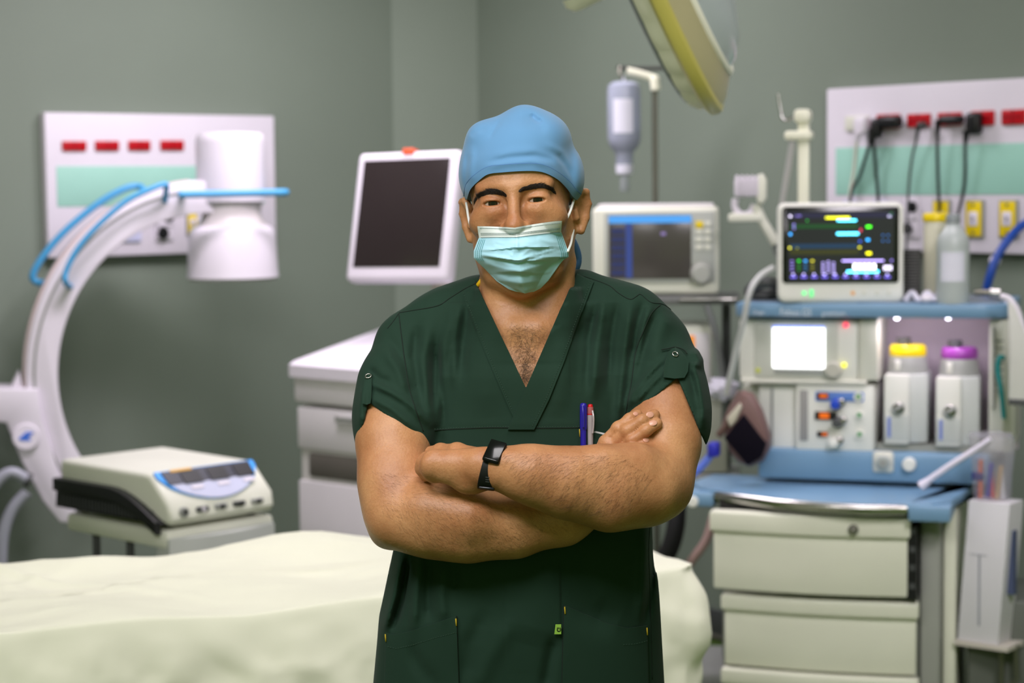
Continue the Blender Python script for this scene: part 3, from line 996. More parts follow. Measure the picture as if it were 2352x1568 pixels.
bx(FM, 1700, 872, 1990, 882, YU - .01, YU + .1, .004).build('lower_lip', M_mach, am)
# lower left: column strips and flow meter panel
bx(FM, 1742, 882, 1830, 1034, YU + .03, YU + .3, .008).build('column_cover', M_machw, am)
bx(FM, 1770, 890, 1776, 1032, YU + .026, YU + .032).build('column_groove', M_grey, am)
bx(FM, 1705, 882, 1745, 1034, YU + .08, YU + .3, .008).build('side_column', M_mach, am)
fpn = bx(FM, 1827, 884, 2008, 1036, YU, YU + .28, .008).build('flow_panel', M_machw, am)
bx(FM, 1836, 896, 1855, 1012, YU - .006, YU + .002, .003).build('flow_tube', mat('tube_glass', (150, 148, 146), .2), fpn)
bx(FM, 1872, 900, 1984, 922, YU - .006, YU + .002, .004).build('blue_strip', mat('flow_blue', (92, 130, 200), .4), fpn)
for (u0, v0, u1, v1, o0, o1) in ((1876, 902, 1902, 916, 1882, 1900), (1871, 945, 1922, 964, 1882, 1904), (1876, 991, 1901, 1003, 1888, 1900)):
    d_ = bx(FM, u0, v0, u1, v1, YU - .010, YU - .004, .002).build('display', M_black, fpn)
    bx(FM, o0, v0 + 3, o1, v1 - 3, YU - .012, YU - .0095).build('orange_digits', glow('orange_digits', (240, 110, 20), 1.0), d_)
for (u, v, r, m, nm) in ((1972, 911, .013, M_machw, 'gauge'), (1974, 953, .012, M_machw, 'gauge'), (1975, 997, .012, M_machw, 'gauge')):
    p = FM.p(u, v, YU)
    g_ = MB().cyl((p.x, YU - .01, p.z), (p.x, YU + .002, p.z), r, n=18).build(nm, m, fpn)
    MB().box(p.x - .005, YU - .012, p.z - .004, p.x + .006, YU - .009, p.z + .007).build('green_mark', mat('gauge_green', (60, 150, 70), .4), g_)
for (u, v, m) in ((1922, 926, mat('knob_blue', (30, 70, 190), .35)), (1926, 968, M_greyd), (1918, 1014, M_machw)):
    p = FM.p(u, v, YU)
    k_ = MB().cyl((p.x, YU - .045, p.z), (p.x, YU, p.z), .013, .016, n=18, bev=.003).build('flow_knob', m, fpn)
    MB().cyl((p.x + .016, YU - .035, p.z + .006), (p.x + .016, YU - .01, p.z + .006), .011, n=14, bev=.003).build('knob_guard', M_steel, k_)
# recess for the vaporisers
x0, z0, x1, z1 = FM.rect(2012, 733, 2262, 1034, YU)
MB().box(x0, .46, z0 - .02, x1 + .08, .48, z1).build('recess_back', mat('recess_mauve', (186, 172, 184), .45), am)
MB().box(x0, YU + .02, z0 - .015, x1 + .03, .46, z0 + .012).build('recess_floor', M_col, am)
xa, xb = FM.p(2262, 860, YU).x, FM.p(2330, 860, YU).x
MB().prism([(xa + .01, YU + .02), (xb - .03, YU), (xb, YU + .03), (xb, YB), (xa + .06, YB), (xa + .06, .46)], z0, z1, 'z', .004).build('right_pillar', M_mach, am)
MB().box(xa + .02, YU + .0, z0 + .12, xa + .027, YU + .05, z1 - .02).build('pillar_groove', M_col, am)
for k in range(8):
    MB().box(xa + .028, YU - .0, z1 - .06 - k * .02, xa + .05, YU + .03, z1 - .055 - k * .02).build('vent_slot', M_col, am)
for u in (2060, 2178):
    p = FM.p(u, 728, YS + .03)
    MB().ball((p.x, YS + .03, p.z), .008, 12, 8).build('shelf_lamp', glow('shelf_lamp', (240, 235, 255), 9.0), am)
    ll = bpy.data.lights.new('shelf_lamp_light', 'AREA')
    ll.shape = 'DISK'
    ll.size, ll.energy, ll.color = .03, .22, (1.0, .86, 1.0)
    lo = bpy.data.objects.new('shelf_lamp_light', ll)
    lo.location = FM.w((p.x, YS + .05, p.z - .012))
    lo.rotation_euler = (Vector((.05, .3, -.5))).to_track_quat('-Z', 'Y').to_euler()
    COL.objects.link(lo)
MB().box(xl + .03, .5, FM.p(1800, 1080, .3).z, xr - .04, YB, zB).build('back_wall', M_col, am)
# blue riser
zR0, zR1 = FM.p(1950, 1080, YU + .0).z, FM.p(1950, 1034, YU + .0).z
xR0, xR1 = FM.p(1742, 1055, YU).x, FM.p(2275, 1055, YU).x
MB().box(xR0, YU - .01, zR0 - .03, xR1, YB, zR1, .012).build('blue_riser', M_blue, am)
p = FM.p(2031, 1059, YU)
g_ = MB().box(p.x - .03, YU - .022, p.z - .03, p.x + .028, YU - .005, p.z + .03, .012).build('gauge_plate', M_mach, am)
MB().cyl((p.x, YU - .034, p.z), (p.x, YU - .02, p.z), .021, n=20, bev=.004).build('gauge_dial', mat('dial_ring', (170, 176, 172), .3), g_)
MB().cyl((p.x, YU - .04, p.z), (p.x, YU - .03, p.z), .011, n=16).build('gauge_knob', M_col, g_)
p = FM.p(2090, 1064, YU)
MB().cyl((p.x, YU - .034, p.z), (p.x, YU - .005, p.z), .019, n=20, bev=.004).build('white_knob', M_machw, am)
# worktop
zW = FM.p(1850, 1140, 0).z
top = [plz(FM, u, v, zW) for u, v in ((1594, 1108), (1606, 1121), (1640, 1126), (1700, 1134), (1780, 1144), (1880, 1152), (1980, 1157), (2085, 1158), (2140, 1159), (2186, 1151), (2230, 1122), (2262, 1094))]
wt = [(p.x, p.y) for p in top]
wt += [(wt[-1][0] + .01, .35), (wt[0][0] + .02, .35), (wt[0][0] - .01, .2)]
MB().prism([(x, y + .006) for x, y in wt[:12]] + wt[12:], zW - .022, zW + .002, 'z', .006).build('worktop', M_blue, am)
# raised blue ends left and right of the rail
pl0, pl1 = plz(FM, 1592, 1110, zW), plz(FM, 1640, 1126, zW)
le = MB().box(pl0.x, pl1.y + .004, zW - .05, pl1.x, .18, zW - .006, .012).build('left_corner', M_blue, am)
MB().cyl((pl0.x + .022, pl1.y - .004, zW - .034), (pl0.x + .022, pl1.y + .01, zW - .034), .016, n=18, bev=.003).build('white_cap', M_machw, le)
q0, q1 = plz(FM, 2085, 1158, zW), plz(FM, 2188, 1152, zW)
MB().box(q0.x, q0.y + .002, zW - .046, q1.x, .2, zW - .004, .006).build('right_corner', M_blue, am)
rail = [plz(FM, u, v, zW) for u, v in ((1640, 1126), (1700, 1134), (1780, 1144), (1880, 1152), (1980, 1157), (2085, 1158))]
mb = MB().prism([(p.x, p.y - .003) for p in rail] + [(p.x, p.y + .03) for p in rail[::-1]], zW - .032, zW - .001, 'z', .013, 5)
mb.build('chrome_rail', M_steel, am)
MB().box(pl1.x + .02, .03, zW - .07, q0.x - .0, .3, zW - .022).build('under_gap_shade', M_black, am)  # black filler stands for the shade under the worktop
# cabinet body
YD = .02
xc0, xc1 = FM.p(1660, 1420, YD + .02).x, FM.p(2108, 1420, YD + .02).x
MB().box(xc0, YD + .02, .1, xc1, YB - .06, zW - .07, .006).build('cabinet_body', M_col, am)
xk0, xk1 = FM.p(2112, 1400, YD + .03).x, FM.p(2160, 1400, YD + .03).x
MB().box(xk0, YD + .03, .1, xk1, .45, zW - .046, .012).build('grey_column', M_col, am)
xk2, xk3 = FM.p(2166, 1400, YD + .08).x, FM.p(2196, 1400, YD + .08).x
MB().box(xk2, YD + .08, .1, xk3, .55, zW - .03, .006).build('side_plate', M_cab, am)
MB().box(xk1 - .01, YD + .1, .1, xk2 + .01, .5, zW - .06).build('column_gap_shade', M_greyd, am)  # dark filler painted in place of the shade between the columns


def drawer(name, uL, uR, vt0, vt1, vl, vb0, vb1, yf, bow, lock=False):
    """drawer front bowed outwards: lip from vt to vt+vl, face below to vb (left and right values)"""
    xL, xR = FM.p(uL, vt0, yf).x, FM.p(uR, vt1, yf).x
    zT = FM.p((uL + uR) / 2, (vt0 + vt1) / 2, yf - bow).z
    zL = FM.p((uL + uR) / 2, (vt0 + vt1) / 2 + vl, yf - bow).z
    zBm = FM.p((uL + uR) / 2, (vb0 + vb1) / 2, yf - bow).z

    def out(off, e):
        n = 12
        return [(xL - e + (xR - xL + 2 * e) * i / n, yf + off - bow * math.sin(math.pi * i / n)) for i in range(n + 1)] + [(xR + e, yf + .04), (xL - e, yf + .04)]
    f = MB().prism(out(.016, -.008), zBm, zL + .002, 'z', .006).build(name, M_cab, am)
    MB().prism(out(0, .0), zL, zT, 'z', .008, 3).build('drawer_lip', M_cab, f)
    if lock:
        p = FM.p(1960, 1216, yf - bow * .85)
        MB().cyl((p.x, yf - bow - .006, p.z), (p.x, yf + .01, p.z), .0135, n=18, bev=.002).build('lock', M_steeld, f)
        MB().ball((p.x, yf - bow - .006, p.z), .007, 10, 6).build('lock_core', M_steel, f)
    return f


drawer('drawer', 1630, 2090, 1172, 1196, 49, 1357, 1380, -.03, .025, True)
# black block painting the shade in the gap beside the pulled-out drawer
x0, z0, x1, z1 = FM.rect(2088, 1205, 2110, 1372, YD)
MB().box(x0 - .004, YD - .03, z0, x1 - .002, YD + .06, z1).build('runner_gap_shade', M_black, am)
for k in range(4):
    MB().box(x0 + .004, YD - .034, z0 + .03 + k * .05, x1 - .006, YD - .028, z0 + .045 + k * .05).build('runner', M_greyd, am)
drawer('drawer', 1656, 2109, 1372, 1384, 38, 1535, 1556, .002, .02)
drawer('drawer', 1656, 2109, 1540, 1562, 38, 1720, 1740, .002, .02)
xw0, xw1 = xc0 - .03, xk3
MB().box(xw0, -.02, .06, xw1, YB, .12, .02).build('base', M_grey, am)
for (xx, yy) in ((xw0 + .06, .05), (xw1 - .06, .05), (xw0 + .06, YB - .08), (xw1 - .06, YB - .08)):
    MB().cyl((xx - .02, yy, .045), (xx + .02, yy, .045), .045, n=16, bev=.006).build('caster', M_blackm, am)
# side hardware at the right: hanging tube of teal, rail
MB().tube([FM.p(2306, 822, YU - .03), FM.p(2296, 822, YU - .04), FM.p(2292, 850, YU - .04), FM.p(2300, 900, YU - .04), FM.p(2306, 960, YU - .03)], .0065, 8).build('teal_hose', mat('teal_hose', (24, 140, 140), .4), am)

# ------------------------------------------------------------------ vaporisers
M_vap = mat('vaporiser_grey', (196, 200, 196), .4)
M_vapd = mat('vaporiser_dark_grey', (158, 160, 156), .4)  # darker grey of the dial skirt and filler lever


def vaporiser(u, v, capmat, label):
    Fv = fsub(FM, u + 46, v + 222, YU + .03)
    t = fthing(Fv, 'vaporiser', label, 'vaporiser', 'vaporisers in the recess of the anaesthesia machine')
    k = (Fv.p(u + 100, v, 0).x - Fv.p(u, v, 0).x) / 100
    cz = lambda vv: Fv.p(u + 46, v + vv, 0).z
    MB().prism([(-.5 * 95 * k, 0), (-.5 * 95 * k + .02, -.012), (.5 * 98 * k - .03, -.012), (.5 * 98 * k, .004), (.5 * 98 * k, .13), (-.5 * 95 * k, .13)], cz(218), cz(60), 'z', .006).build('body', M_vap, t)
    MB().lathe([(48 * k, cz(60)), (47 * k, cz(50)), (43 * k, cz(24)), (41 * k, cz(18))], (0, .05, 0), n=32).build('dial_skirt', M_vapd, t)
    MB().lathe([(42 * k, cz(22)), (43 * k, cz(18)), (42.5 * k, cz(2)), (38 * k, cz(-4))], (0, .05, 0), n=32).build('dial_cap', capmat, t)
    MB().cyl((-.012, .05, cz(-4)), (-.012, .05, cz(-20)), .02, n=14).build('cap_stem', M_greyd, t)
    f = bx(Fv, u - 4, v + 62, u + 54, v + 222, -.03, .0, .006).build('front_block', M_machw, t)
    bx(Fv, u - 3, v + 156, u + 53, v + 214, -.0325, -.028, .002).build('label_plate', M_vap, f)
    bx(Fv, u + 4, v + 160, u + 12, v + 206, -.034, -.031).build('blue_scale', mat('scale_blue', (120, 136, 200), .4), f)
    p = Fv.p(u + 30, v + 138, -.03)
    MB().cyl((p.x, -.052, p.z), (p.x, -.028, p.z), .017, n=18, bev=.003).build('filler_knob', M_steel, f)
    MB().tube([(p.x - .012, -.05, p.z - .006), (p.x, -.058, p.z), (p.x + .016, -.052, p.z + .012)], .005, 8).build('filler_lever', M_vapd, f)
    p = Fv.p(u + 28, v + 40, -.0)
    MB().box(p.x - .008, -.004, p.z - .016, p.x + .008, .012, p.z + .014, .004).build('dial_pointer', M_machw, t)
    return t


vaporiser(2034, 798, M_yellow, 'vaporiser with a yellow dial cap in the machine recess')
vaporiser(2153, 804, mat('purple_cap', (150, 64, 160), .35), 'vaporiser with a purple dial cap in the machine recess')
# ------------------------------------------------------------------ bright patient monitor on the shelf
FP = fsub(FM, 1932, 697, YS + .02)
FP.rz += RAD(11)
FP.R = Matrix.Rotation(FP.rz, 3, 'Z')
pm = fthing(FP, 'patient_monitor', 'patient monitor with bright coloured readouts standing on the blue shelf', 'monitor')
rp = []
x0, z0, x1, z1 = FP.rect(1786, 465, 2076, 694, 0)


def rrect(x0, z0, x1, z1, r, n=6):
    pts = []
    for (cx, cz, a0) in ((x1 - r, z1 - r, 0), (x0 + r, z1 - r, 90), (x0 + r, z0 + r, 180), (x1 - r, z0 + r, 270)):
        for i in range(n + 1):
            a = RAD(a0 + 90 * i / n)
            pts.append((cx + r * math.cos(a), cz + r * math.sin(a)))
    return pts


MB().prism(rrect(x0, z0, x1, z1, .022), 0, .06, 'y', .01, 3).build('case', M_machw, pm)
MB().prism(rrect(x0 + .03, z0 + .02, x1 - .03, z1 - .03, .02), .055, .15, 'y', .012).build('rear_case', M_grey, pm)
x0, z0, x1, z1 = FP.rect(1797, 474, 2065, 650, -.002)
M_pscr = mat('black_glass', (10, 11, 12), rough=.15)
s_ = MB().prism(rrect(x0, z0, x1, z1, .010), -.003, .004, 'y', .001).build('screen', M_pscr, pm)
bx(FP, 1808, 484, 2054, 648, -.0042, -.0028).build('display_area', glow('display_dark', (44, 48, 50), .55), s_)


def px(u0, v0, u1, v1, c, power, name='readout'):
    bx(FP, u0, v0, u1, v1, -.0056, -.0040).build(name, glow('px_%d_%d_%d_%d' % (*c, int(power * 100)), c, power), s_)


LIL = (150, 130, 230)
px(1808, 488, 2054, 500, (44, 42, 74), .8, 'title_bar')
px(1813, 494, 1818, 499, (235, 225, 255), 6)
px(1828, 494, 1840, 497, LIL, 3)
px(1896, 497, 1952, 502, (240, 240, 30), 3.6)
px(1923, 504, 1967, 508, (90, 225, 255), 5.5)
px(2040, 494, 2046, 499, (220, 215, 255), 4)
px(2044, 488, 2050, 491, (60, 230, 90), 2)
px(1815, 515, 1970, 524, (30, 92, 44), .75, 'waveform')
px(1852, 505, 1856, 508, (40, 180, 60), 2)
px(1822, 514, 1826, 526, LIL, 3)
px(1813, 535, 1818, 540, (60, 160, 240), 4)
px(1922, 534, 1972, 539, (90, 220, 255), 5.5)
px(1975, 525, 1979, 532, (220, 60, 90), 2.2)
px(1973, 552, 1978, 556, (60, 100, 220), 2.2)
px(1990, 518, 2001, 523, (70, 240, 30), 4.2)
px(1990, 548, 1997, 553, (50, 170, 250), 4)
px(1990, 579, 2001, 584, (240, 235, 20), 4)
for (u, v) in ((2028, 540), (2040, 540), (2028, 553), (2040, 553)):
    px(u - 2, v - 2, u + 2, v + 2, (50, 110, 180), 1.6)
px(1815, 560, 1970, 570, (34, 70, 104), .8, 'waveform')
px(1815, 573, 1972, 584, (70, 72, 32), .75, 'waveform')
px(1812, 567, 1817, 571, (230, 225, 60), 4)
px(1829, 568, 1833, 571, (180, 180, 40), 2)
px(1972, 566, 1977, 570, (220, 215, 50), 3.2)
for (u, c) in ((1835, (40, 190, 50)), (1850, (60, 160, 235)), (1866, (190, 185, 50))):
    px(u - 3, 597, u + 3, 601, c, 3)
    for k in range(3):
        px(u - 3, 606 + k * 6, u + 3, 609 + k * 6, c, .6)
for k in range(4):
    px(1816, 598 + k * 7, 1822, 601 + k * 7, LIL, 1.6)
for i in range(3):
    for k in range(5):
        px(1888 + i * 12, 602 + k * 6 - (3 if i == 1 else 0), 1893 + i * 12, 605 + k * 6 - (3 if i == 1 else 0), (190, 175, 255), 2.2)
px(1934, 597, 2030, 600, (190, 170, 255), 3.5)
px(2046, 596, 2050, 600, LIL, 2.2)
for k in range(5):
    px(1960 + k * 11, 606, 1967 + k * 11, 618, (250, 250, 255), 5)
px(1945, 621, 2018, 626, (90, 215, 255), 6)
for k in range(4):
    px(2030 + k * 5, 610, 2033 + k * 5, 620, (235, 225, 255), 4)
for k in range(10):
    u = 1822 + k * 24
    px(u - 6, 634, u + 7, 638, (110, 95, 220), 2.2, 'key_label')
    px(u - 2, 628, u + 2, 632, (200, 190, 255), 3, 'key_label')
for (u, v, c, e) in ((1847, 673, (90, 255, 140), 1.6), (1864, 669, (90, 255, 140), 1.4), (1864, 678, (90, 255, 140), 1.2), (1959, 673, (235, 160, 40), .8)):
    bx(FP, u - 4, v - 4, u + 4, v + 4, -.003, .002, .001).build('indicator', glow('ind_%d_%d' % (u, v), c, e), pm)
for u in (1985, 2015, 2042):
    bx(FP, u - 5, 668, u + 5, 678, -.002, .002, .001).build('key', M_mach, pm)
x0, z0, x1, z1 = FP.rect(1840, 690, 2040, 698, .04)
MB().box(x0, .01, -.0, x1, .12, .012, .004).build('stand_foot', M_mach, pm)

# ------------------------------------------------------------------ things on the shelf and right of it
FB2 = fsub(FM, 2188, 697, YS + .045)
b2 = fthing(FB2, 'saline_bottle', 'clear plastic saline bottle standing on the blue shelf, right of the bright monitor', 'bottle')
k2 = (FB2.p(2288, 600, 0).x - FB2.p(2188, 600, 0).x) / 100
zz = lambda v: FB2.p(2188, v, 0).z
M_bot2 = mat('milky_plastic', (204, 212, 210), rough=.3, trans=.35, vary=.02)
MB().lathe([(30 * k2, zz(699)), (37 * k2, zz(696)), (39 * k2, zz(680)), (38 * k2, zz(560)), (35 * k2, zz(542)), (22 * k2, zz(525)), (15 * k2, zz(515)), (14 * k2, zz(496)), (10 * k2, zz(493))], n=32).build('bottle_body', M_bot2, b2)
MB().lathe([(16 * k2, zz(512)), (17 * k2, zz(509)), (17 * k2, zz(494)), (10 * k2, zz(491))], n=20).build('cap', mat('clear_plastic', (206, 212, 216), .15, trans=.6), b2)
vs_, fs_ = [], []
for i in range(13):
    a = -math.pi / 2 + RAD(-38 + 84 * i / 12)
    for z in (zz(645), zz(578)):
        vs_.append((math.cos(a) * 39.6 * k2, math.sin(a) * 39.6 * k2, z))
MB().add(vs_, [(2 * i, 2 * i + 2, 2 * i + 3, 2 * i + 1) for i in range(12)]).build('label', M_label, b2)

FJ = fsub(FM, 2148, 690, .34)
jr = fthing(FJ, 'capped_jar', 'tall cream canister with a yellow lid behind the saline bottle', 'jar')
k3 = (FJ.p(2248, 600, 0).x - FJ.p(2148, 600, 0).x) / 100
zz = lambda v: FJ.p(2148, v, 0).z
MB().lathe([(27 * k3, 0.002), (28 * k3, zz(680)), (28 * k3, zz(515)), (26 * k3, zz(505))], n=28).build('jar_body', mat('jar_cream', (210, 208, 186), .4), jr)
MB().lathe([(29 * k3, zz(508)), (30 * k3, zz(505)), (30 * k3, zz(493)), (27 * k3, zz(489))], n=28).build('lid', M_yellow, jr)

FA2 = fsub(FM, 2095, 690, .34)
ab = fthing(FA2, 'breathing_bellows', 'ribbed grey breathing tube standing on the shelf behind the bright monitor', 'tube')
k3 = (FA2.p(2195, 600, 0).x - FA2.p(2095, 600, 0).x) / 100
prof = [(22 * k3, .002)]
for i in range(16):
    z = .01 + i * (FA2.p(2095, 570, 0).z - .01) / 16
    prof += [(18 * k3, z), (24 * k3, z + .005)]
MB().lathe(prof, n=20).build('ribs', mat('ribbed_grey', (104, 104, 102), .5), ab)

FHn = fsub(FM, 2255, 690, YS + .09)
hn = fthing(FHn, 'laryngoscope', 'steel laryngoscope lying at the right end of the blue shelf', 'instrument')
MB().cyl(FHn.p(2272, 672, 0), FHn.p(2300, 674, 0), .016, n=18, bev=.003).build('handle_end', M_steel, hn)
MB().tube([FHn.p(2238, 672, 0), FHn.p(2258, 671, 0), FHn.p(2275, 673, 0)], .009, 10).build('shaft', M_steeld, hn)
MB().tube([FHn.p(2295, 676, 0), FHn.p(2312, 690, 0), FHn.p(2330, 715, -.02), FHn.p(2345, 745, -.03)], .007, 8).build('blade', M_white, hn)
ck = fthing(fsub(FM, 2125, 697, YS + .04), 'clear_tubing', 'tangle of clear tubing on the shelf left of the saline bottle', 'tubing')
Fk = fsub(FM, 2125, 697, YS + .04)
MB().tube([Fk.p(2080, 690, .02), Fk.p(2095, 672, .02), Fk.p(2112, 690, 0), Fk.p(2130, 672, .02), Fk.p(2145, 688, 0), Fk.p(2155, 676, .03), Fk.p(2140, 682, .06)], .008, 8).build('tube', M_bag, ck)
MB().ball(tuple(Fk.p(2128, 686, -.01)), .018, 14, 8, (1, 1, .7)).build('connector', M_white, ck)

bh = fthing(FR, 'oxygen_hose', 'blue oxygen hose curving from the right edge down behind the shelf', 'hose')
MB().tube([FR.p(2420, 480, -.06), FR.p(2352, 515, -.12), FR.p(2318, 548, -.18), FR.p(2290, 590, -.22), FR.p(2275, 630, -.24), FR.p(2263, 680, -.24), FR.p(2258, 740, -.22)], .013, 10).build('hose', mat('royal_blue_hose', (24, 70, 160), .4), bh)
MB().cyl(FR.p(2283, 603, -.22), FR.p(2288, 593, -.22), .017, n=12).build('collar', M_white, bh)

# white post with clamp behind the monitor
FQ = fsub(FM, 1846, 690, .45)
po = fthing(FQ, 'support_post', 'white upright post with a clamp and thin rod behind the bright monitor', 'post')
p0, p1 = FQ.p(1844, 690, 0), FQ.p(1842, 258, 0)
MB().box(-.016, -.014, 0, .016, .014, p1.z, .005).build('post', M_lamp_w, po)
bx(FQ, 1822, 250, 1860, 282, -.03, .03, .012).build('head_clamp', M_lamp_w, po)
bx(FQ, 1800, 300, 1864, 322, -.03, .03, .01).build('collar', M_lamp_w, po)
MB().tube([FQ.p(1820, 325, -.02), FQ.p(1808, 400, -.02), FQ.p(1795, 475, -.02)], .009, 8).build('side_rod', mat('rod_grey', (168, 168, 164), .4), po)
MB().tube([FQ.p(1787, 215, 0), FQ.p(1792, 250, 0), FQ.p(1800, 275, 0), FQ.p(1822, 270, 0)], .0045, 8).build('wire_hook', M_steel, po)

# hoses between ventilator and machine
ho = fthing(FM, 'breathing_hose', 'pale ribbed breathing hose hanging left of the blue shelf', 'hose')
mb = MB().tube([FM.p(1775, 615, .2), FM.p(1745, 635, .14), FM.p(1722, 672, .1), FM.p(1708, 740, .1), FM.p(1692, 800, .12), FM.p(1678, 860, .14), FM.p(1668, 905, .16)], .0085, 10)
mb.build('hose', mat('pale_hose', (186, 188, 186), .4), ho)
ho = fthing(FM, 'dark_hose', 'dark grey hose lying on the left end of the blue shelf', 'hose')
MB().tube([FM.p(1790, 655, .26), FM.p(1765, 648, .22), FM.p(1735, 655, .22), FM.p(1722, 672, .24), FM.p(1760, 678, .26), FM.p(1795, 668, .28)], .017, 10).build('hose', M_greyd, ho)
bb = fthing(FM, 'breathing_bag', 'dark rubber breathing bag with a brown rim left of the worktop', 'bag')
pz(FM, [(1700, 900), (1722, 908), (1744, 945), (1764, 1005), (1762, 1035), (1748, 1062), (1720, 1074), (1694, 1064), (1672, 1040), (1662, 1000), (1672, 950)], .12, .20, .02).build('brown_rim', mat('brown_rubber', (112, 84, 80), .5), bb)
pz(FM, [(1706, 952), (1758, 1020), (1748, 1050), (1716, 1070), (1662, 1006)], .10, .13, .006).build('dark_panel', mat('black_violet', (16, 12, 22), .85, spec=.1), bb)
pz(FM, [(1668, 960), (1698, 925), (1703, 935), (1690, 968), (1676, 982)], .105, .13, .006).build('pale_flap', mat('flap_cream', (196, 190, 172), .5), bb)
MB().tube([FM.p(1700, 902, .18), FM.p(1680, 940, .14), FM.p(1664, 980, .12), FM.p(1650, 1000, .12)], .010, 8).build('strap', mat('brown_strap', (88, 66, 58), .5), bb)
bt = fthing(FM, 'blue_connector', 'blue tube connector left of the worktop below the dark bag', 'connector')
MB().tube([FM.p(1640, 1024, .1), FM.p(1632, 1045, .1), FM.p(1612, 1070, .1), FM.p(1590, 1090, .1)], .011, 10).build('tube', mat('violet_blue', (96, 120, 214), .4), bt)
bx(FM, 1624, 1018, 1648, 1050, .08, .13, .006).build('coupling', mat('deep_blue', (36, 40, 170), .4), bt)
bk = fthing(FV, 'black_hose', 'thick black hose hanging low between man and drawers', 'hose')
MB().tube([FV.p(1555, 1160, -.1), FV.p(1552, 1210, -.12), FV.p(1538, 1260, -.12), FV.p(1510, 1310, -.1), FV.p(1480, 1380, -.1)], .028, 12).build('hose', M_blackm, bk)
ph_ = fthing(FV, 'pink_hose', 'pale pinkish hose slanting down behind the sheet corner', 'hose')
MB().tube([FV.p(1640, 1180, -.1), FV.p(1622, 1240, -.12), FV.p(1590, 1285, -.12), FV.p(1560, 1330, -.1)], .014, 10).build('hose', mat('pinkish_hose', (176, 146, 140), .45), ph_)

# ------------------------------------------------------------------ right edge: sharps box, syringe bag, suction stick
FX = Fr(2290, 1480, 5.28, -38)
zbx = FX.p(2290, 1480, 0).z
x0, z0, x1, z1 = FX.rect(2200, 1150, 2290, 1475, 0)
cb = thing('waste_box', 'tall white cardboard box hanging on the machine at the right edge', 'box', FX.w((x0, 0, z0)), FX.rz)
W_, H_ = .118, z1 - z0
prism = MB().prism([(0.0, .0), (W_, 0), (W_, .09), (0, .09)], 0, H_, 'z', .003)
prism.V = [(x + (.012 * math.sin(z / H_ * 3.1)) * (1 if x < .02 else 0) + .03 * z / H_, y, z) for x, y, z in prism.V]
prism.build('carton', mat('carton_white', (214, 212, 216), .6, vary=.02), cb)
MB().prism([(.06, -.0015), (.066, -.0015), (.066, .0), (.06, .0)], H_ * .12, H_ * .62, 'z').build('printed_line', mat('print_grey', (150, 152, 160), .6), cb)
MB().prism([(.035, -.0015), (.085, -.0015), (.085, .0), (.035, .0)], H_ * .62, H_ * .625, 'z').build('printed_line', mat('print_grey', (150, 152, 160), .6), cb)
MB().box(W_ + .008, .03, H_ * .35, W_ + .03, .05, H_ * .8).build('blue_stripe', mat('stripe_navy', (70, 80, 110), .6), cb)
MB().prism([(-.004, -.012), (W_ + .034, -.012), (W_ + .034, .1), (-.004, .1)], -.012, .0, 'z').build('carton_base', mat('carton_edge', (196, 190, 178), .6), cb)

FY = fsub(FX, 2290, 1148, .03)
FY.o = FX.w((x0 + .075, .045, z1))
sb = fthing(FY, 'syringe_bag', 'translucent bag of syringes standing on the tall white box', 'bag')
k4 = (FY.p(2390, 1080, 0).x - FY.p(2290, 1080, 0).x) / 100
hb = FY.p(2285, 995, 0).z
vs_ = []
mbag = MB().lathe([(38 * k4, .002), (42 * k4, .012), (44 * k4, hb * .4), (50 * k4, hb * .75), (52 * k4, hb * .95), (46 * k4, hb), (42 * k4, hb * .97)], n=36)
mbag.V = [(x * (1 + .05 * math.sin(z * 90 + 3 * math.atan2(y, x))), y * (.8 + .05 * math.sin(5 * math.atan2(y, x) + z * 60)), z) for x, y, z in mbag.V]
mbag.build('clear_bag', mat('bag_film', (220, 214, 224), rough=.4, trans=.55, alpha=.36), sb)
for (dx, dy, h, c, nm, lean) in ((-.030, -.012, .085, (40, 34, 140), 'blue_syringe', .006), (-.022, -.02, .11, (214, 110, 70), 'orange_needle', .0), (-.01, .0, .10, (60, 60, 160), 'blue_syringe', .01), (.0, .01, .09, (206, 80, 80), 'red_cap', -.008), (.02, -.01, .095, (190, 160, 120), 'tan_syringe', .012), (.03, .005, .08, (220, 220, 226), 'white_syringe', -.004)):
    MB().cyl((dx, dy, .004), (dx + lean, dy, h), .006, n=10, bev=.0015).build(nm, mat('syr_%d_%d_%d' % c, c, .4), sb)
MB().box(-.046, -.026, .052, -.014, -.016, .074, .002).build('blue_barrel', mat('navy_barrel', (36, 30, 110), .4), sb)
stt = fthing(FY, 'suction_wand', 'white plastic suction wand slanting from the syringe bag over the worktop', 'wand')
MB().tube([FY.p(2275, 1008, -.06), FY.p(2240, 1032, -.07), FY.p(2180, 1070, -.09), FY.p(2128, 1106, -.1)], lambda t: .007 + .002 * t, 10).build('shaft', mat('wand_white', (230, 224, 240), .35), stt)
MB().cyl(FY.p(2136, 1101, -.098), FY.p(2116, 1116, -.102), .009, .014, n=12).build('tip', mat('wand_white', (230, 224, 240), .35), stt)

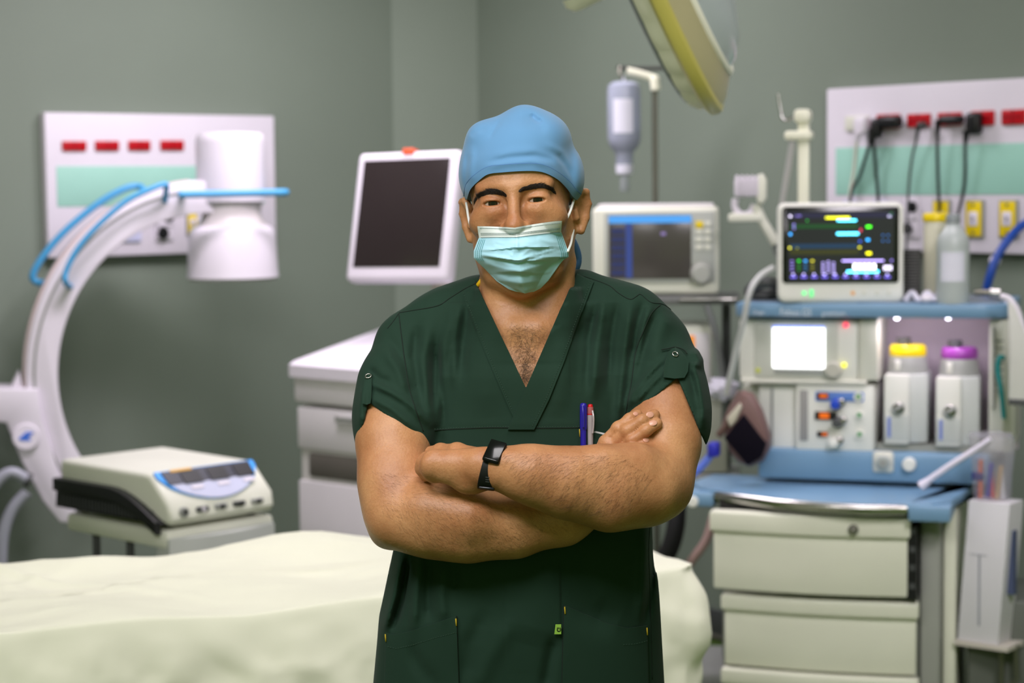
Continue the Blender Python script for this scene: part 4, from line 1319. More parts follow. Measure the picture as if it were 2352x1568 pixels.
FZ = fsub(FM, 2330, 920, .1)
hb_ = fthing(FZ, 'hanging_sleeve', 'white plastic sleeve hanging at the right edge beside the machine', 'bag')
pz(FZ, [(2314, 690), (2330, 700), (2362, 780), (2372, 920), (2316, 918), (2318, 800)], -.06, -.02, .006).build('sleeve', mat('sleeve_white', (206, 206, 200), .5), hb_)
MB().tube([FZ.p(2300, 680, -.04), FZ.p(2320, 688, -.05), FZ.p(2340, 720, -.05), FZ.p(2358, 790, -.05)], .008, 8).build('tube', M_white, hb_)
pz(FZ, [(2316, 916), (2366, 918), (2366, 932), (2316, 930)], -.065, -.02, .003).build('clip_bar', M_greyd, hb_)
lg = fthing(FM, 'grey_trolley_frame', 'dark grey trolley frame low at the right edge under the white box', 'trolley')
MB().box(xk3 + .03, .12, .1, xk3 + .2, .45, .50, .01).build('panel', mat('trolley_grey', (92, 96, 88), .5), lg)
fr = [FM.p(2300, 1490, .08), FM.p(2332, 1480, .08), FM.p(2336, 1560, .08), FM.p(2300, 1590, .08), FM.p(2300, 1490, .08)]
MB().tube(fr, .008, 8, smooth=False).build('frame_bar', M_steeld, lg)
MB().box(xk3 + .02, .1, .02, xk3 + .22, .5, .1, .02).build('base', M_greyd, lg)

# ================================================================== surgical lamp
LY = 4.6
Lc = at(1499, -86, LY)
kk = LY / FPX * 1.0
v_long = (at(1650, 262, LY) - Lc)
LR = v_long.length
v_long.normalize()
side_ = (at(1499 + 92, -86 - 40, LY) - Lc).normalized()
side_ = (side_ - v_long * side_.dot(v_long)).normalized()
back_ = v_long.cross(side_).normalized()
if back_.y > 0:
    back_ = -back_
ax = (side_ * math.cos(RAD(9.5)) + back_ * math.sin(RAD(9.5))).normalized()     # axis towards the lamp's back
lp = thing('surgical_lamp', 'olive rimmed surgical lamp head tilted at the top edge above the man', 'surgical lamp', Lc)
M_olive = mat('olive_rim', (190, 182, 92), rough=.35, vary=.03)
M_beige = mat('lamp_beige', (176, 170, 128), rough=.4, vary=.03)
M_lglass = mat('lamp_glass', (196, 208, 206), rough=.12, trans=.35, vary=.02)
z3 = (0, 0, 0)
MB().lathe([(LR * .90, -.012), (LR * .96, -.019), (LR * .99, -.013), (LR, 0), (LR * .99, .012), (LR * .965, .018), (LR * .9, .012)], z3, ax, n=96).build('rim', M_olive, lp)
MB().lathe([(LR * .97, .014), (LR * .93, .030), (LR * .80, .062), (LR * .79, .05)], z3, ax, n=96).build('back_shell', M_beige, lp)
MB().lathe([(LR * .815, .050), (LR * .815, .064), (LR * .80, .070), (LR * .775, .070), (LR * .765, .062)], z3, ax, n=96).build('white_ring', M_lamp_w, lp)
MB().lathe([(LR * .78, .060), (LR * .74, .085), (LR * .62, .115), (LR * .4, .14), (LR * .1, .15)], z3, ax, n=96).build('glass_dome', M_lglass, lp)
# scalloped underside
n = 240
vs_, fs_ = [], []
for (rr_, zz_) in ((.94, -.008), (.92, -.034), (.87, -.052), (.3, -.056)):
    for k in range(n):
        a = 2 * math.pi * k / n
        sc_l = 1 + (.030 * (abs(math.sin(a * 13)) - .6) if .5 < rr_ < .93 else 0)
        vs_.append((LR * rr_ * sc_l * math.cos(a), LR * rr_ * sc_l * math.sin(a), zz_))
for i in range(3):
    for k in range(n):
        fs_.append((i * n + k, i * n + (k + 1) % n, (i + 1) * n + (k + 1) % n, (i + 1) * n + k))
fs_.append(tuple(3 * n + k for k in range(n)))
qm = ax.to_track_quat('Z', 'Y').to_matrix()
MB().add([qm @ Vector(v) for v in vs_], fs_).build('scalloped_cover', M_lamp_w, lp)
MB().lathe([(LR * .86, -.040), (LR * .86, -.056), (LR * .80, -.062), (LR * .2, -.064)], z3, ax, n=64).build('grey_lens', mat('lens_grey', (116, 126, 124), .3), lp)
hd = -ax
MB().tube([hd * .06, hd * .12, hd * .19 + Vector((0, 0, -.004)), hd * .20], lambda t: .032 - .008 * t, 16).build('handle', M_lamp_w, lp)
q0 = ax * .14
MB().tube([q0, q0 + ax * .08, q0 + Vector((.16, .05, .2)), Vector((.2, .1, 1.02))], .03, 14).build('lamp_arm', M_lamp_w, lp)
zc_ = 3.0 - Lc.z
MB().cyl((.2, .1, zc_ - .06), (.2, .1, zc_), .12, n=28, bev=.01).build('ceiling_mount', M_lamp_w, lp)

# ================================================================== the man
f4 = np.float32
CR = np.array(CROT, dtype=np.float64)
PX0 = 1530.0


def proj(X, Y, Z):
    dx, dy, dz = X - CAM.x, Y - CAM.y, Z - CAM.z
    a = CR[0, 0] * dx + CR[1, 0] * dy + CR[2, 0] * dz
    b = CR[0, 1] * dx + CR[1, 1] * dy + CR[2, 1] * dz
    c = -(CR[0, 2] * dx + CR[1, 2] * dy + CR[2, 2] * dz)
    return 1176 + FPX * a / c, 784 - FPX * b / c


class Field:
    def __init__(s, xs, ys, zs):
        s.xs, s.ys, s.zs = [np.asarray(a, dtype=f4) for a in (xs, ys, zs)]
        s.F = np.full((len(xs), len(ys), len(zs)), .5, dtype=f4)

    def sl(s, lo, hi):
        out = []
        for a, l, h in zip((s.xs, s.ys, s.zs), lo, hi):
            out.append(slice(int(np.searchsorted(a, l)), max(int(np.searchsorted(a, h)), 0)))
        return tuple(out)

    def op(s, lo, hi, fn, k=.01, mode='add', m=.035):
        sl = s.sl([l - m for l in lo], [h + m for h in hi])
        X, Y, Z = s.xs[sl[0]][:, None, None], s.ys[sl[1]][None, :, None], s.zs[sl[2]][None, None, :]
        if 0 in (X.size, Y.size, Z.size):
            return
        D = fn(X, Y, Z).astype(f4)
        A = s.F[sl]
        if mode == 'push':                       # move the surface by a local field
            A = A - D
        elif mode == 'add':
            h = np.clip(.5 + .5 * (D - A) / k, 0, 1)
            A = D + (A - D) * h - k * h * (1 - h)
        else:
            D = -D
            h = np.clip(.5 - .5 * (D - A) / k, 0, 1)
            A = D + (A - D) * h + k * h * (1 - h)
        s.F[sl] = A

    def cap(s, a, b, r0, r1, k=.01, mode='add', sq=None, sqf=1.0):
        a, b = np.array(a), np.array(b)
        ba = b - a
        L2 = max(1e-9, float(ba @ ba))
        R = max(r0, r1) / min(1, sqf if sqf > 0 else 1) if sqf < 1 else max(r0, r1) * max(1, sqf)
        n = np.array(sq) / np.linalg.norm(sq) if sq is not None else None

        def fn(X, Y, Z):
            px_, py_, pz_ = X - a[0], Y - a[1], Z - a[2]
            h = np.clip((px_ * ba[0] + py_ * ba[1] + pz_ * ba[2]) / L2, 0, 1)
            qx, qy, qz = px_ - h * ba[0], py_ - h * ba[1], pz_ - h * ba[2]
            l2 = qx * qx + qy * qy + qz * qz
            if n is not None:
                c = qx * n[0] + qy * n[1] + qz * n[2]
                l2 = l2 + c * c * (1 / sqf ** 2 - 1)
            return np.sqrt(l2) - (r0 + (r1 - r0) * h)
        s.op(np.minimum(a, b) - R, np.maximum(a, b) + R, fn, k, mode)

    def chain(s, pts, k=.012, sq=None, sqf=1.0):
        for (a, ra), (b, rb) in zip(pts[:-1], pts[1:]):
            s.cap(a, b, ra, rb, k, 'add', sq, sqf)

    def ell(s, c, r, k=.01, mode='add', R=None):
        c, r = np.array(c), np.array(r)
        M = np.array(R) if R is not None else np.eye(3)
        m = r.max()

        def fn(X, Y, Z):
            dx, dy, dz = X - c[0], Y - c[1], Z - c[2]
            lx = M[0, 0] * dx + M[1, 0] * dy + M[2, 0] * dz
            ly = M[0, 1] * dx + M[1, 1] * dy + M[2, 1] * dz
            lz = M[0, 2] * dx + M[1, 2] * dy + M[2, 2] * dz
            k0 = np.sqrt((lx / r[0]) ** 2 + (ly / r[1]) ** 2 + (lz / r[2]) ** 2)
            k1 = np.sqrt((lx / r[0] ** 2) ** 2 + (ly / r[1] ** 2) ** 2 + (lz / r[2] ** 2) ** 2)
            return k0 * (k0 - 1) / np.maximum(k1, 1e-6)
        s.op(c - m, c + m, fn, k, mode)

    def group(s, lo, hi):
        sl = s.sl(lo, hi)
        g = Field(s.xs[sl[0]], s.ys[sl[1]], s.zs[sl[2]])
        g.where = sl
        return g

    def merge(s, g, k=.0015):
        A, D = s.F[g.where], g.F
        h = np.clip(.5 + .5 * (D - A) / k, 0, 1)
        s.F[g.where] = D + (A - D) * h - k * h * (1 - h)

    def mesh(s):
        F = s.F
        I = (F < 0)
        c = I[:-1, :-1, :-1].astype(np.int8)
        for d in ((1, 0, 0), (0, 1, 0), (0, 0, 1), (1, 1, 0), (1, 0, 1), (0, 1, 1), (1, 1, 1)):
            c += I[d[0]:F.shape[0] - 1 + d[0], d[1]:F.shape[1] - 1 + d[1], d[2]:F.shape[2] - 1 + d[2]]
        i, j, k = np.nonzero((c > 0) & (c < 8))
        n = len(i)
        ids = np.full(c.shape, -1, dtype=np.int32)
        ids[i, j, k] = np.arange(n)
        acc, cnt = np.zeros((n, 3)), np.zeros(n)
        cor = [(a, b, d) for a in (0, 1) for b in (0, 1) for d in (0, 1)]
        for A in cor:
            for ax_ in range(3):
                if A[ax_] == 0:
                    B = list(A)
                    B[ax_] = 1
                    fa = F[i + A[0], j + A[1], k + A[2]].astype(np.float64)
                    fb = F[i + B[0], j + B[1], k + B[2]].astype(np.float64)
                    m = (fa < 0) != (fb < 0)
                    t = np.where(m, fa / np.where(m, fa - fb, 1), 0)
                    pa = np.stack([s.xs[i + A[0]], s.ys[j + A[1]], s.zs[k + A[2]]], 1).astype(np.float64)
                    pb = np.stack([s.xs[i + B[0]], s.ys[j + B[1]], s.zs[k + B[2]]], 1).astype(np.float64)
                    acc += np.where(m[:, None], pa + (pb - pa) * t[:, None], 0)
                    cnt += m
        V = acc / np.maximum(cnt, 1)[:, None]
        Q = []
        for ax_ in range(3):
            sh = [slice(None)] * 3
            sh2 = [slice(None)] * 3
            sh[ax_], sh2[ax_] = slice(0, -1), slice(1, None)
            A, B = I[tuple(sh)], I[tuple(sh2)]
            e = np.nonzero(A != B)
            o1, o2 = [(1, 2), (2, 0), (0, 1)][ax_]
            e = [np.asarray(x) for x in e]
            ok = (e[o1] > 0) & (e[o2] > 0) & (e[o1] < F.shape[o1] - 1) & (e[o2] < F.shape[o2] - 1)
            e = [x[ok] for x in e]

            def cell(d1, d2):
                q = [e[0].copy(), e[1].copy(), e[2].copy()]
                q[o1] += d1
                q[o2] += d2
                return ids[q[0], q[1], q[2]]
            quad = np.stack([cell(-1, -1), cell(0, -1), cell(0, 0), cell(-1, 0)], 1)
            flip = ~A[e[0], e[1], e[2]]
            quad[flip] = quad[flip][:, ::-1]
            Q.append(quad)
        Q = np.concatenate(Q)
        Q = Q[(Q >= 0).all(1)]
        return V, Q

    def sample(s, P):
        """trilinear value at points (n,3)"""
        idx, fr = [], []
        for a, ax_ in enumerate((s.xs, s.ys, s.zs)):
            q = np.clip(np.searchsorted(ax_, P[:, a]) - 1, 0, len(ax_) - 2)
            idx.append(q)
            fr.append(np.clip((P[:, a] - ax_[q]) / (ax_[q + 1] - ax_[q]), 0, 1))
        v = 0
        for a in (0, 1):
            for b in (0, 1):
                for c in (0, 1):
                    w_ = (fr[0] if a else 1 - fr[0]) * (fr[1] if b else 1 - fr[1]) * (fr[2] if c else 1 - fr[2])
                    v = v + w_ * s.F[idx[0] + a, idx[1] + b, idx[2] + c]
        return v

    def hit(s, uv, y0, y1, off=0.0, step=.0015):
        """first surface met along the sight lines through photo pixels"""
        uv = np.asarray(uv, dtype=float)
        D = np.stack([(uv[:, 0] - 1176) / FPX, -(uv[:, 1] - 784) / FPX, -np.ones(len(uv))], 1) @ CR.T
        C = np.array(CAM)
        t = (y0 - C[1]) / D[:, 1]
        t1 = (y1 - C[1]) / D[:, 1]
        done = np.zeros(len(uv), bool)
        T = t1.copy()
        prev = np.full(len(uv), 1.0)
        while (t < t1).any():
            v = s.sample(C + D * t[:, None]) + (-off)
            new = (v < 0) & ~done
            fr = np.where(prev - v != 0, prev / np.where(prev - v == 0, 1, prev - v), 0)
            T[new] = (t - step + step * np.clip(fr, 0, 1))[new]
            done |= new
            prev = v
            t = t + step
        return C + D * T[:, None], done


def np_mesh(name, V, Q, material, parent=None, origin=None, smooth_it=1, extra=()):
    if smooth_it:
        e = np.concatenate([Q[:, [0, 1]], Q[:, [1, 2]], Q[:, [2, 3]], Q[:, [3, 0]]])
        for _ in range(smooth_it):
            for lam in (.5, -.52):
                acc = np.zeros_like(V)
                cnt = np.zeros(len(V))
                for a, b in ((0, 1), (1, 0)):
                    for c in range(3):
                        acc[:, c] += np.bincount(e[:, a], V[e[:, b], c], len(V))
                    cnt += np.bincount(e[:, a], minlength=len(V))
                V = V + lam * (acc / np.maximum(cnt, 1)[:, None] - V)
    if origin is not None:
        V = V - np.array(origin)
    me = bpy.data.meshes.new(name)
    me.vertices.add(len(V))
    me.vertices.foreach_set('co', V.astype(f4).ravel())
    me.loops.add(Q.size)
    me.loops.foreach_set('vertex_index', Q.astype(np.int32).ravel())
    me.polygons.add(len(Q))
    me.polygons.foreach_set('loop_start', np.arange(0, Q.size, 4, dtype=np.int32))
    me.polygons.foreach_set('use_smooth', np.ones(len(Q), dtype=bool))
    me.update(calc_edges=True)
    me.validate()
    me.materials.append(material)
    o = bpy.data.objects.new(name, me)
    COL.objects.link(o)
    if parent is not None:
        o.parent = parent
    return o


def P(u, v, Y):
    return np.array(at(u, v, Y))


PO = Vector((at(1200, 900, 3.0).x, 3.0, 0))       # where the man stands


def axis_steps(*segs):
    """(start, end, step) runs joined into one axis"""
    out = []
    for a, b, st in segs:
        n = max(1, int(round((b - a) / st)))
        out += list(np.linspace(a, b, n, endpoint=False))
    out.append(segs[-1][1])
    return np.array(out)


# ---- skin
def skin_mat(name='skin'):
    m = bpy.data.materials.new(name)
    m.use_nodes = True
    nt = m.node_tree
    b = nt.nodes['Principled BSDF']
    tc = nt.nodes.new('ShaderNodeTexCoord')

    def noise(sc_, det, rgh=.55):
        n = nt.nodes.new('ShaderNodeTexNoise')
        n.inputs['Scale'].default_value = sc_
        n.inputs['Detail'].default_value = det
        n.inputs['Roughness'].default_value = rgh
        nt.links.new(tc.outputs['Object'], n.inputs['Vector'])
        return n
    n1 = noise(13, 5)
    r1 = nt.nodes.new('ShaderNodeValToRGB')
    r1.color_ramp.elements[0].position = .32
    r1.color_ramp.elements[1].position = .7
    r1.color_ramp.elements[0].color = rgb(176, 118, 78)
    r1.color_ramp.elements[1].color = rgb(208, 154, 108)
    nt.links.new(n1.outputs['Fac'], r1.inputs['Fac'])
    n2 = noise(420, 3)
    r2 = nt.nodes.new('ShaderNodeValToRGB')
    r2.color_ramp.elements[0].position = .25
    r2.color_ramp.elements[1].position = .6
    r2.color_ramp.elements[0].color = (.80, .74, .70, 1)
    r2.color_ramp.elements[1].color = (1, 1, 1, 1)
    nt.links.new(n2.outputs['Fac'], r2.inputs['Fac'])
    mx = nt.nodes.new('ShaderNodeMix')
    mx.data_type = 'RGBA'
    mx.blend_type = 'MULTIPLY'
    mx.inputs[0].default_value = .6
    nt.links.new(r1.outputs['Color'], mx.inputs[6])
    nt.links.new(r2.outputs['Color'], mx.inputs[7])
    nt.links.new(mx.outputs[2], b.inputs['Base Color'])
    b.inputs['Roughness'].default_value = .42
    b.inputs['Specular IOR Level'].default_value = .42
    b.inputs['Subsurface Weight'].default_value = .12
    b.inputs['Subsurface Radius'].default_value = (1, .35, .18)
    b.inputs['Subsurface Scale'].default_value = .006
    n3 = noise(260, 6, .6)
    n4 = noise(34, 3)
    ad = nt.nodes.new('ShaderNodeMath')
    ad.operation = 'MULTIPLY_ADD'
    ad.inputs[1].default_value = 2.6
    nt.links.new(n4.outputs['Fac'], ad.inputs[0])
    nt.links.new(n3.outputs['Fac'], ad.inputs[2])
    bp = nt.nodes.new('ShaderNodeBump')
    bp.inputs['Strength'].default_value = .34
    bp.inputs['Distance'].default_value = .0016
    nt.links.new(ad.outputs[0], bp.inputs['Height'])
    nt.links.new(bp.outputs['Normal'], b.inputs['Normal'])
    return m


M_skin = skin_mat()
M_lip = mat('skin_lid', (186, 126, 98), .45, vary=.04, sss=.1)

# ---- head frame
HC = P(1196, 456, 2.955)
RH = np.array(Matrix.Rotation(RAD(-7), 3, 'Z') @ Matrix.Rotation(RAD(-4.6 + .6), 3, 'Y') @ Matrix.Rotation(RAD(2), 3, 'X'))


def H(x, y, z):
    return HC + RH @ np.array((x, y, z))


def head_local(X, Y, Z):
    dx, dy, dz = X - HC[0], Y - HC[1], Z - HC[2]
    return [RH[0, a] * dx + RH[1, a] * dy + RH[2, a] * dz for a in range(3)]


zt_ = HC[2]
body = Field(axis_steps((PO.x - .30, PO.x - .1, .0022), (PO.x - .1, PO.x + .1, .0017), (PO.x + .1, PO.x + .31, .0022)),
             axis_steps((2.66, 2.97, .0019), (2.97, 3.16, .0045)),
             axis_steps((.78, .98, .006), (.98, 1.30, .0021), (1.30, zt_ - .13, .0026), (zt_ - .13, zt_ + .065, .0016), (zt_ + .065, zt_ + .17, .004)))

# torso sections: v, left px, right px, front Y, back Y
TOR = [(735, 1075, 1365, 2.945, 3.09), (790, 1010, 1430, 2.915, 3.11), (850, 975, 1470, 2.895, 3.12), (950, 968, 1468, 2.878, 3.125), (1050, 955, 1475, 2.872, 3.12), (1150, 930, 1492, 2.868, 3.11),
       (1250, 906, 1505, 2.862, 3.11), (1400, 874, 1514, 2.858, 3.11), (1568, 858, 1524, 2.862, 3.115), (1800, 850, 1532, 2.87, 3.12)]
TZ = np.array([P(1200, t[0], 3.0)[2] for t in TOR])[::-1]
TL = np.array([P(t[1], t[0], 3.0)[0] for t in TOR])[::-1]
TR = np.array([P(t[2], t[0], 3.0)[0] for t in TOR])[::-1]
TF = np.array([t[3] for t in TOR])[::-1]
TB = np.array([t[4] for t in TOR])[::-1]


def torso_fn(inset, z0, z1, pw=2.5):
    def fn(X, Y, Z):
        z = Z
        l, r, f_, b_ = [np.interp(z, TZ, q).astype(f4) for q in (TL, TR, TF, TB)]
        ins_ = inset if inset < .009 else np.where(z > 1.26, inset, np.minimum(.024, inset + (1.26 - z) * .1))
        cx, a = (l + r) / 2, (r - l) / 2 - ins_
        cy, b = (f_ + b_) / 2, (b_ - f_) / 2 - ins_
        k0 = ((np.abs(X - cx) / a) ** pw + (np.abs(Y - cy) / b) ** pw) ** (1 / pw)
        d = (k0 - 1) * np.minimum(a, b)
        return np.maximum(d, np.maximum(z - z1, z0 - z))
    return fn


ztop_ = P(1200, 742, 3.0)[2]
body.op((PO.x - .26, 2.84, .79), (PO.x + .26, 3.14, ztop_), torso_fn(.010, .80, ztop_), .02)
for a, b, r0, r1 in (((1118, 722, 3.01), (1030, 760, 3.005), .044, .044), ((1030, 760, 3.005), (948, 800, 3.0), .044, .044),
                     ((1322, 708, 3.01), (1440, 752, 3.0), .044, .042), ((1440, 752, 3.0), (1500, 803, 3.0), .042, .044)):
    body.cap(P(*a), P(*b), r0, r1, .04)
# neck with its two muscles and the collar bones
body.chain([(P(1200, 560, 2.985), .060), (P(1210, 680, 2.998), .063), (P(1212, 760, 3.0), .075)], .03)
for sgn, us, ue in ((-1, 1128, 1190), (1, 1300, 1232)):
    body.chain([(P(us, 600, 2.965), .014), (P((us + ue) / 2 + sgn * 8, 690, 2.942), .014), (P(ue, 748, 2.925), .010)], .03)
for us in (1100, 1318):
    body.chain([(P(us, 735, 2.945), .011), (P(1210 + (us - 1210) * .3, 758, 2.912), .010)], .035)
body.ell(P(1209, 685, 2.940), (.016, .016, .022), .03)
body.ell(P(1160, 880, 2.930), (.06, .035, .06), .04)
body.ell(P(1262, 880, 2.930), (.06, .035, .06), .04)

TORSO_F = body.F.copy()

# ---- head
hg = body
hg.ell(H(0, .018, .035), (.0775, .098, .080), .02, R=RH)
hg.ell(H(0, -.012, -.035), (.066, .074, .088), .03, R=RH)
hg.ell(H(0, -.045, .040), (.058, .042, .046), .03, R=RH)            # forehead
for s_ in (-1, 1):
    hg.chain([(H(s_ * .056, .015, -.052), .016), (H(s_ * .034, -.040, -.100), .016), (H(0, -.060, -.112), .019)], .03)
    hg.ell(H(s_ * .047, -.054, -.030), (.024, .024, .019), .025, R=RH)   # cheek bone
    hg.cap(H(s_ * .012, -.084, .019), H(s_ * .046, -.072, .019), .0090, .0070, .016)   # brow
    hg.ell(H(s_ * .0325, -.0985, -.001), (.0200, .0170, .0125), .018, 'sub', R=RH)       # eye hollow
    hg.ell(H(s_ * .0325, -.0755, .0010), (.0172, .0140, .0108), .006, R=RH)       # lid mound
    hg.ell(H(s_ * .0328, -.0885, -.0018), (.0150, .0170, .0049), .0020, 'sub', R=RH)   # opening between the lids
    hg.chain([(H(s_ * .022, -.084, -.0125), .0030), (H(s_ * .034, -.0825, -.0150), .0030), (H(s_ * .046, -.076, -.0125), .003)], .012)
    hg.ell(H(s_ * .0145, -.0970, -.038), (.0085, .010, .009), .006, R=RH)
hg.cap(H(0, -.085, .016), H(0, -.106, -.026), .0075, .0098, .010)
hg.ell(H(0, -.110, -.035), (.0128, .0125, .0115), .008, R=RH)
for s_ in (-1, 1):
    hg.ell(H(s_ * .037, -.0675, -.0210), (.022, .0135, .015), .02, R=RH)
hg.ell(H(0, -.082, -.072), (.026, .014, .014), .02, R=RH)
for zz_, amp in ((.056, .0009), (.065, .0008)):
    pass
# ears: concha rim and lobe
for s_ in (-1, 1):
    g = body.group(H(s_ * .085, .02, -.025) - .06, H(s_ * .085, .02, -.025) + .06)
    e0 = lambda x, y, z: H(s_ * (.078 + x * (.8 if s_ < 0 else 1)), .014 + y, -.027 + z)
    rim = [e0(.002, -.006, .018), e0(.010, .002, .030), e0(.017, .012, .028), e0(.019, .016, .010), e0(.014, .012, -.010), e0(.006, .002, -.028)]
    g.chain([(p, r) for p, r in zip(rim, (.004, .0045, .005, .005, .005, .006))], .004)
    g.ell(e0(.006, .006, .004), (.006, .015, .026), .008, R=RH @ np.array(Matrix.Rotation(RAD(-28 * s_), 3, 'Z')))
    g.ell(e0(.012, -.004, .002), (.006, .010, .013), .004, 'sub', R=RH)
    g.chain([(e0(.0, -.010, .002), .0045), (e0(.002, -.010, -.008), .0045)], .006)
    body.merge(g, .006)
# opening lines across the brow are left to the skin's relief

# ---- the arm at the right of the picture, watch on its wrist
up = np.array((0, 0, 1.0))
g = body.group((PO.x - .18, 2.67, .95), (PO.x + .31, 3.10, 1.46))
g.chain([(P(1497, 803, 3.0), .046), (P(1522, 925, 2.945), .0500), (P(1527, 1020, 2.885), .0465), (P(1508, 1110, 2.848), .0465)], .03)
g.ell(P(1518, 965, 2.92), (.048, .046, .06), .02)
g.chain([(P(1508, 1110, 2.848), .0465), (P(1472, 1118, 2.818), .0505), (P(1400, 1124, 2.788), .0525), (P(1300, 1108, 2.768), .0445), (P(1215, 1088, 2.757), .035), (P(1150, 1076, 2.753), .0285)], .03)
g.chain([(P(1490, 1130, 2.80), .030), (P(1400, 1150, 2.772), .030), (P(1290, 1120, 2.75), .018)], .02)
g.chain([(P(1460, 1065, 2.795), .028), (P(1380, 1075, 2.77), .026), (P(1280, 1075, 2.755), .016)], .02)
g.cap(P(1160, 1077, 2.753), P(1105, 1073, 2.755), .0275, .0270, .012, sq=(0, 1, .1), sqf=.76)
g.ell(P(1168, 1056, 2.735), (.012, .008, .010), .012)
hand_k = [(998, 1052, 2.772), (990, 1064, 2.768), (988, 1076, 2.770), (996, 1089, 2.777)]
for i, kn in enumerate(hand_k):
    g.cap(P(1112, 1051 + i * 16, 2.757 + .004 * abs(i - 1.5)), P(*kn), .0125, .0105, .013)
    g.ell(P(kn[0] - 2, kn[1] - 1, kn[2] - .003), (.0105, .0095, .0100), .006)
g.ell(P(1060, 1075, 2.765), (.038, .014, .022), .012)
g.ell(P(1080, 1110, 2.770), (.022, .016, .0155), .014)
body.merge(g)
g = body.group((PO.x - .30, 2.70, 1.05), (PO.x + .02, 3.0, 1.30))
for i, kn in enumerate(hand_k):
    r_ = (.0095, .0098, .0094, .0085)[i]
    k_ = np.array(kn)
    g.chain([(P(kn[0], kn[1], kn[2]), r_ + .0008), (P(kn[0] - 18, kn[1] + 1, kn[2] + .030), r_), (P(kn[0] - 6, kn[1] + 3, kn[2] + .062), r_ - .0006), (P(kn[0] + 6, kn[1] + 4, kn[2] + .082), r_ - .0014)], .005)
g.chain([(P(1098, 1050, 2.775), .014), (P(1050, 1038, 2.80), .0125), (P(1012, 1036, 2.83), .0105), (P(990, 1038, 2.852), .009)], .008)
body.merge(g, .008)

# ---- the arm at the left of the picture, hand on the other arm
g = body.group((PO.x - .30, 2.70, .90), (PO.x + .24, 3.10, 1.46))
g.chain([(P(948, 803, 3.0), .045), (P(906, 920, 2.945), .0470), (P(903, 1020, 2.905), .0470), (P(906, 1105, 2.872), .0470), (P(921, 1178, 2.852), .0465)], .03)
g.ell(P(905, 1000, 2.91), (.0475, .046, .06), .02)
g.chain([(P(921, 1178, 2.852), .0465), (P(1000, 1190, 2.838), .0520), (P(1080, 1206, 2.832), .0470), (P(1180, 1206, 2.832), .0410), (P(1290, 1182, 2.840), .0385), (P(1385, 1140, 2.860), .0305)], .03)
g.chain([(P(985, 1165, 2.812), .028), (P(1080, 1185, 2.800), .028), (P(1180, 1195, 2.806), .018)], .02)
g.ell(P(884, 1228, 2.862), (.013, .014, .013), .024)
hr = [[(1392, 1014, 2.850), (1420, 984, 2.846), (1446, 962, 2.850), (1464, 952, 2.860)],
      [(1406, 1024, 2.846), (1440, 990, 2.836), (1474, 966, 2.835), (1503, 953, 2.848)],
      [(1422, 1038, 2.842), (1452, 1012, 2.830), (1484, 988, 2.828), (1509, 972, 2.838)],
      [(1440, 1056, 2.838), (1460, 1036, 2.828), (1476, 1021, 2.827), (1489, 1012, 2.834)]]
for i, ch in enumerate(hr):
    g.cap(P(1380 + i * 5, 1120 + i * 5, 2.86), P(*ch[0]), .0125, .0108, .012)
g.ell(P(1402, 1070, 2.857), (.03, .014, .035), .014)
body.merge(g)
for i, ch in enumerate(hr):
    g = body.group(P(1440, 990, 2.84) - .10, P(1440, 990, 2.84) + .10)
    rr_ = (.0092, .0098, .0094, .0084)[i]
    g.chain([(P(*q), rr_ - .0004 * j + (.0008 if j == 0 else 0)) for j, q in enumerate(ch)], .004)
    g.ell(P(ch[1][0], ch[1][1] - 2, ch[1][2] - .001), (rr_ * 1.04,) * 3, .004)
    body.merge(g, .0008)
V, Q = body.mesh()
man = np_mesh('person', V, Q, M_skin, None, PO, 1)
man.location = PO
tag(man, 'man in dark green scrubs, blue cap and face mask standing with arms crossed', 'person')


def kid(name, mb, m, parent=None, angle=40):
    """part of the man from a mesh in world space"""
    mb.V = [(v[0] - PO.x, v[1] - PO.y, v[2]) for v in mb.V]
    return mb.build(name, m, parent or man, angle)


# ---- eyes
def eye_mat():
    m = bpy.data.materials.new('eye')
    m.use_nodes = True
    nt = m.node_tree
    b = nt.nodes['Principled BSDF']
    tc = nt.nodes.new('ShaderNodeTexCoord')
    sp_ = nt.nodes.new('ShaderNodeSeparateXYZ')
    nt.links.new(tc.outputs['Object'], sp_.inputs[0])
    cx_ = nt.nodes.new('ShaderNodeCombineXYZ')
    nt.links.new(sp_.outputs['X'], cx_.inputs['X'])
    nt.links.new(sp_.outputs['Z'], cx_.inputs['Z'])
    ln = nt.nodes.new('ShaderNodeVectorMath')
    ln.operation = 'LENGTH'
    nt.links.new(cx_.outputs[0], ln.inputs[0])
    mu = nt.nodes.new('ShaderNodeMath')
    mu.operation = 'MULTIPLY'
    mu.inputs[1].default_value = 1 / .0145
    nt.links.new(ln.outputs['Value'], mu.inputs[0])
    r = nt.nodes.new('ShaderNodeValToRGB')
    cr = r.color_ramp
    cr.elements[0].position, cr.elements[0].color = .17, (.004, .003, .003, 1)
    cr.elements[1].position, cr.elements[1].color = .22, rgb(40, 24, 15)
    e = cr.elements.new(.44)
    e.color = rgb(30, 18, 12)
    e = cr.elements.new(.50)
    e.color = rgb(182, 162, 148)
    nt.links.new(mu.outputs[0], r.inputs['Fac'])
    nt.links.new(r.outputs['Color'], b.inputs['Base Color'])
    b.inputs['Roughness'].default_value = .06
    return m


M_eye = eye_mat()
RH4 = Matrix(RH.tolist()).to_4x4()
for s_ in (-1, 1):
    mb = MB().ball((0, 0, 0), .0150, 40, 26)
    eo = mb.build('eyeball', M_eye, man, 180)
    loc = Vector(H(s_ * .0326, -.0702, -.0012)) - PO
    eo.matrix_local = Matrix.Translation(loc) @ RH4 @ Matrix.Rotation(RAD(7), 4, 'Z')
    eo['label'] = 'brown eye'


BV = None


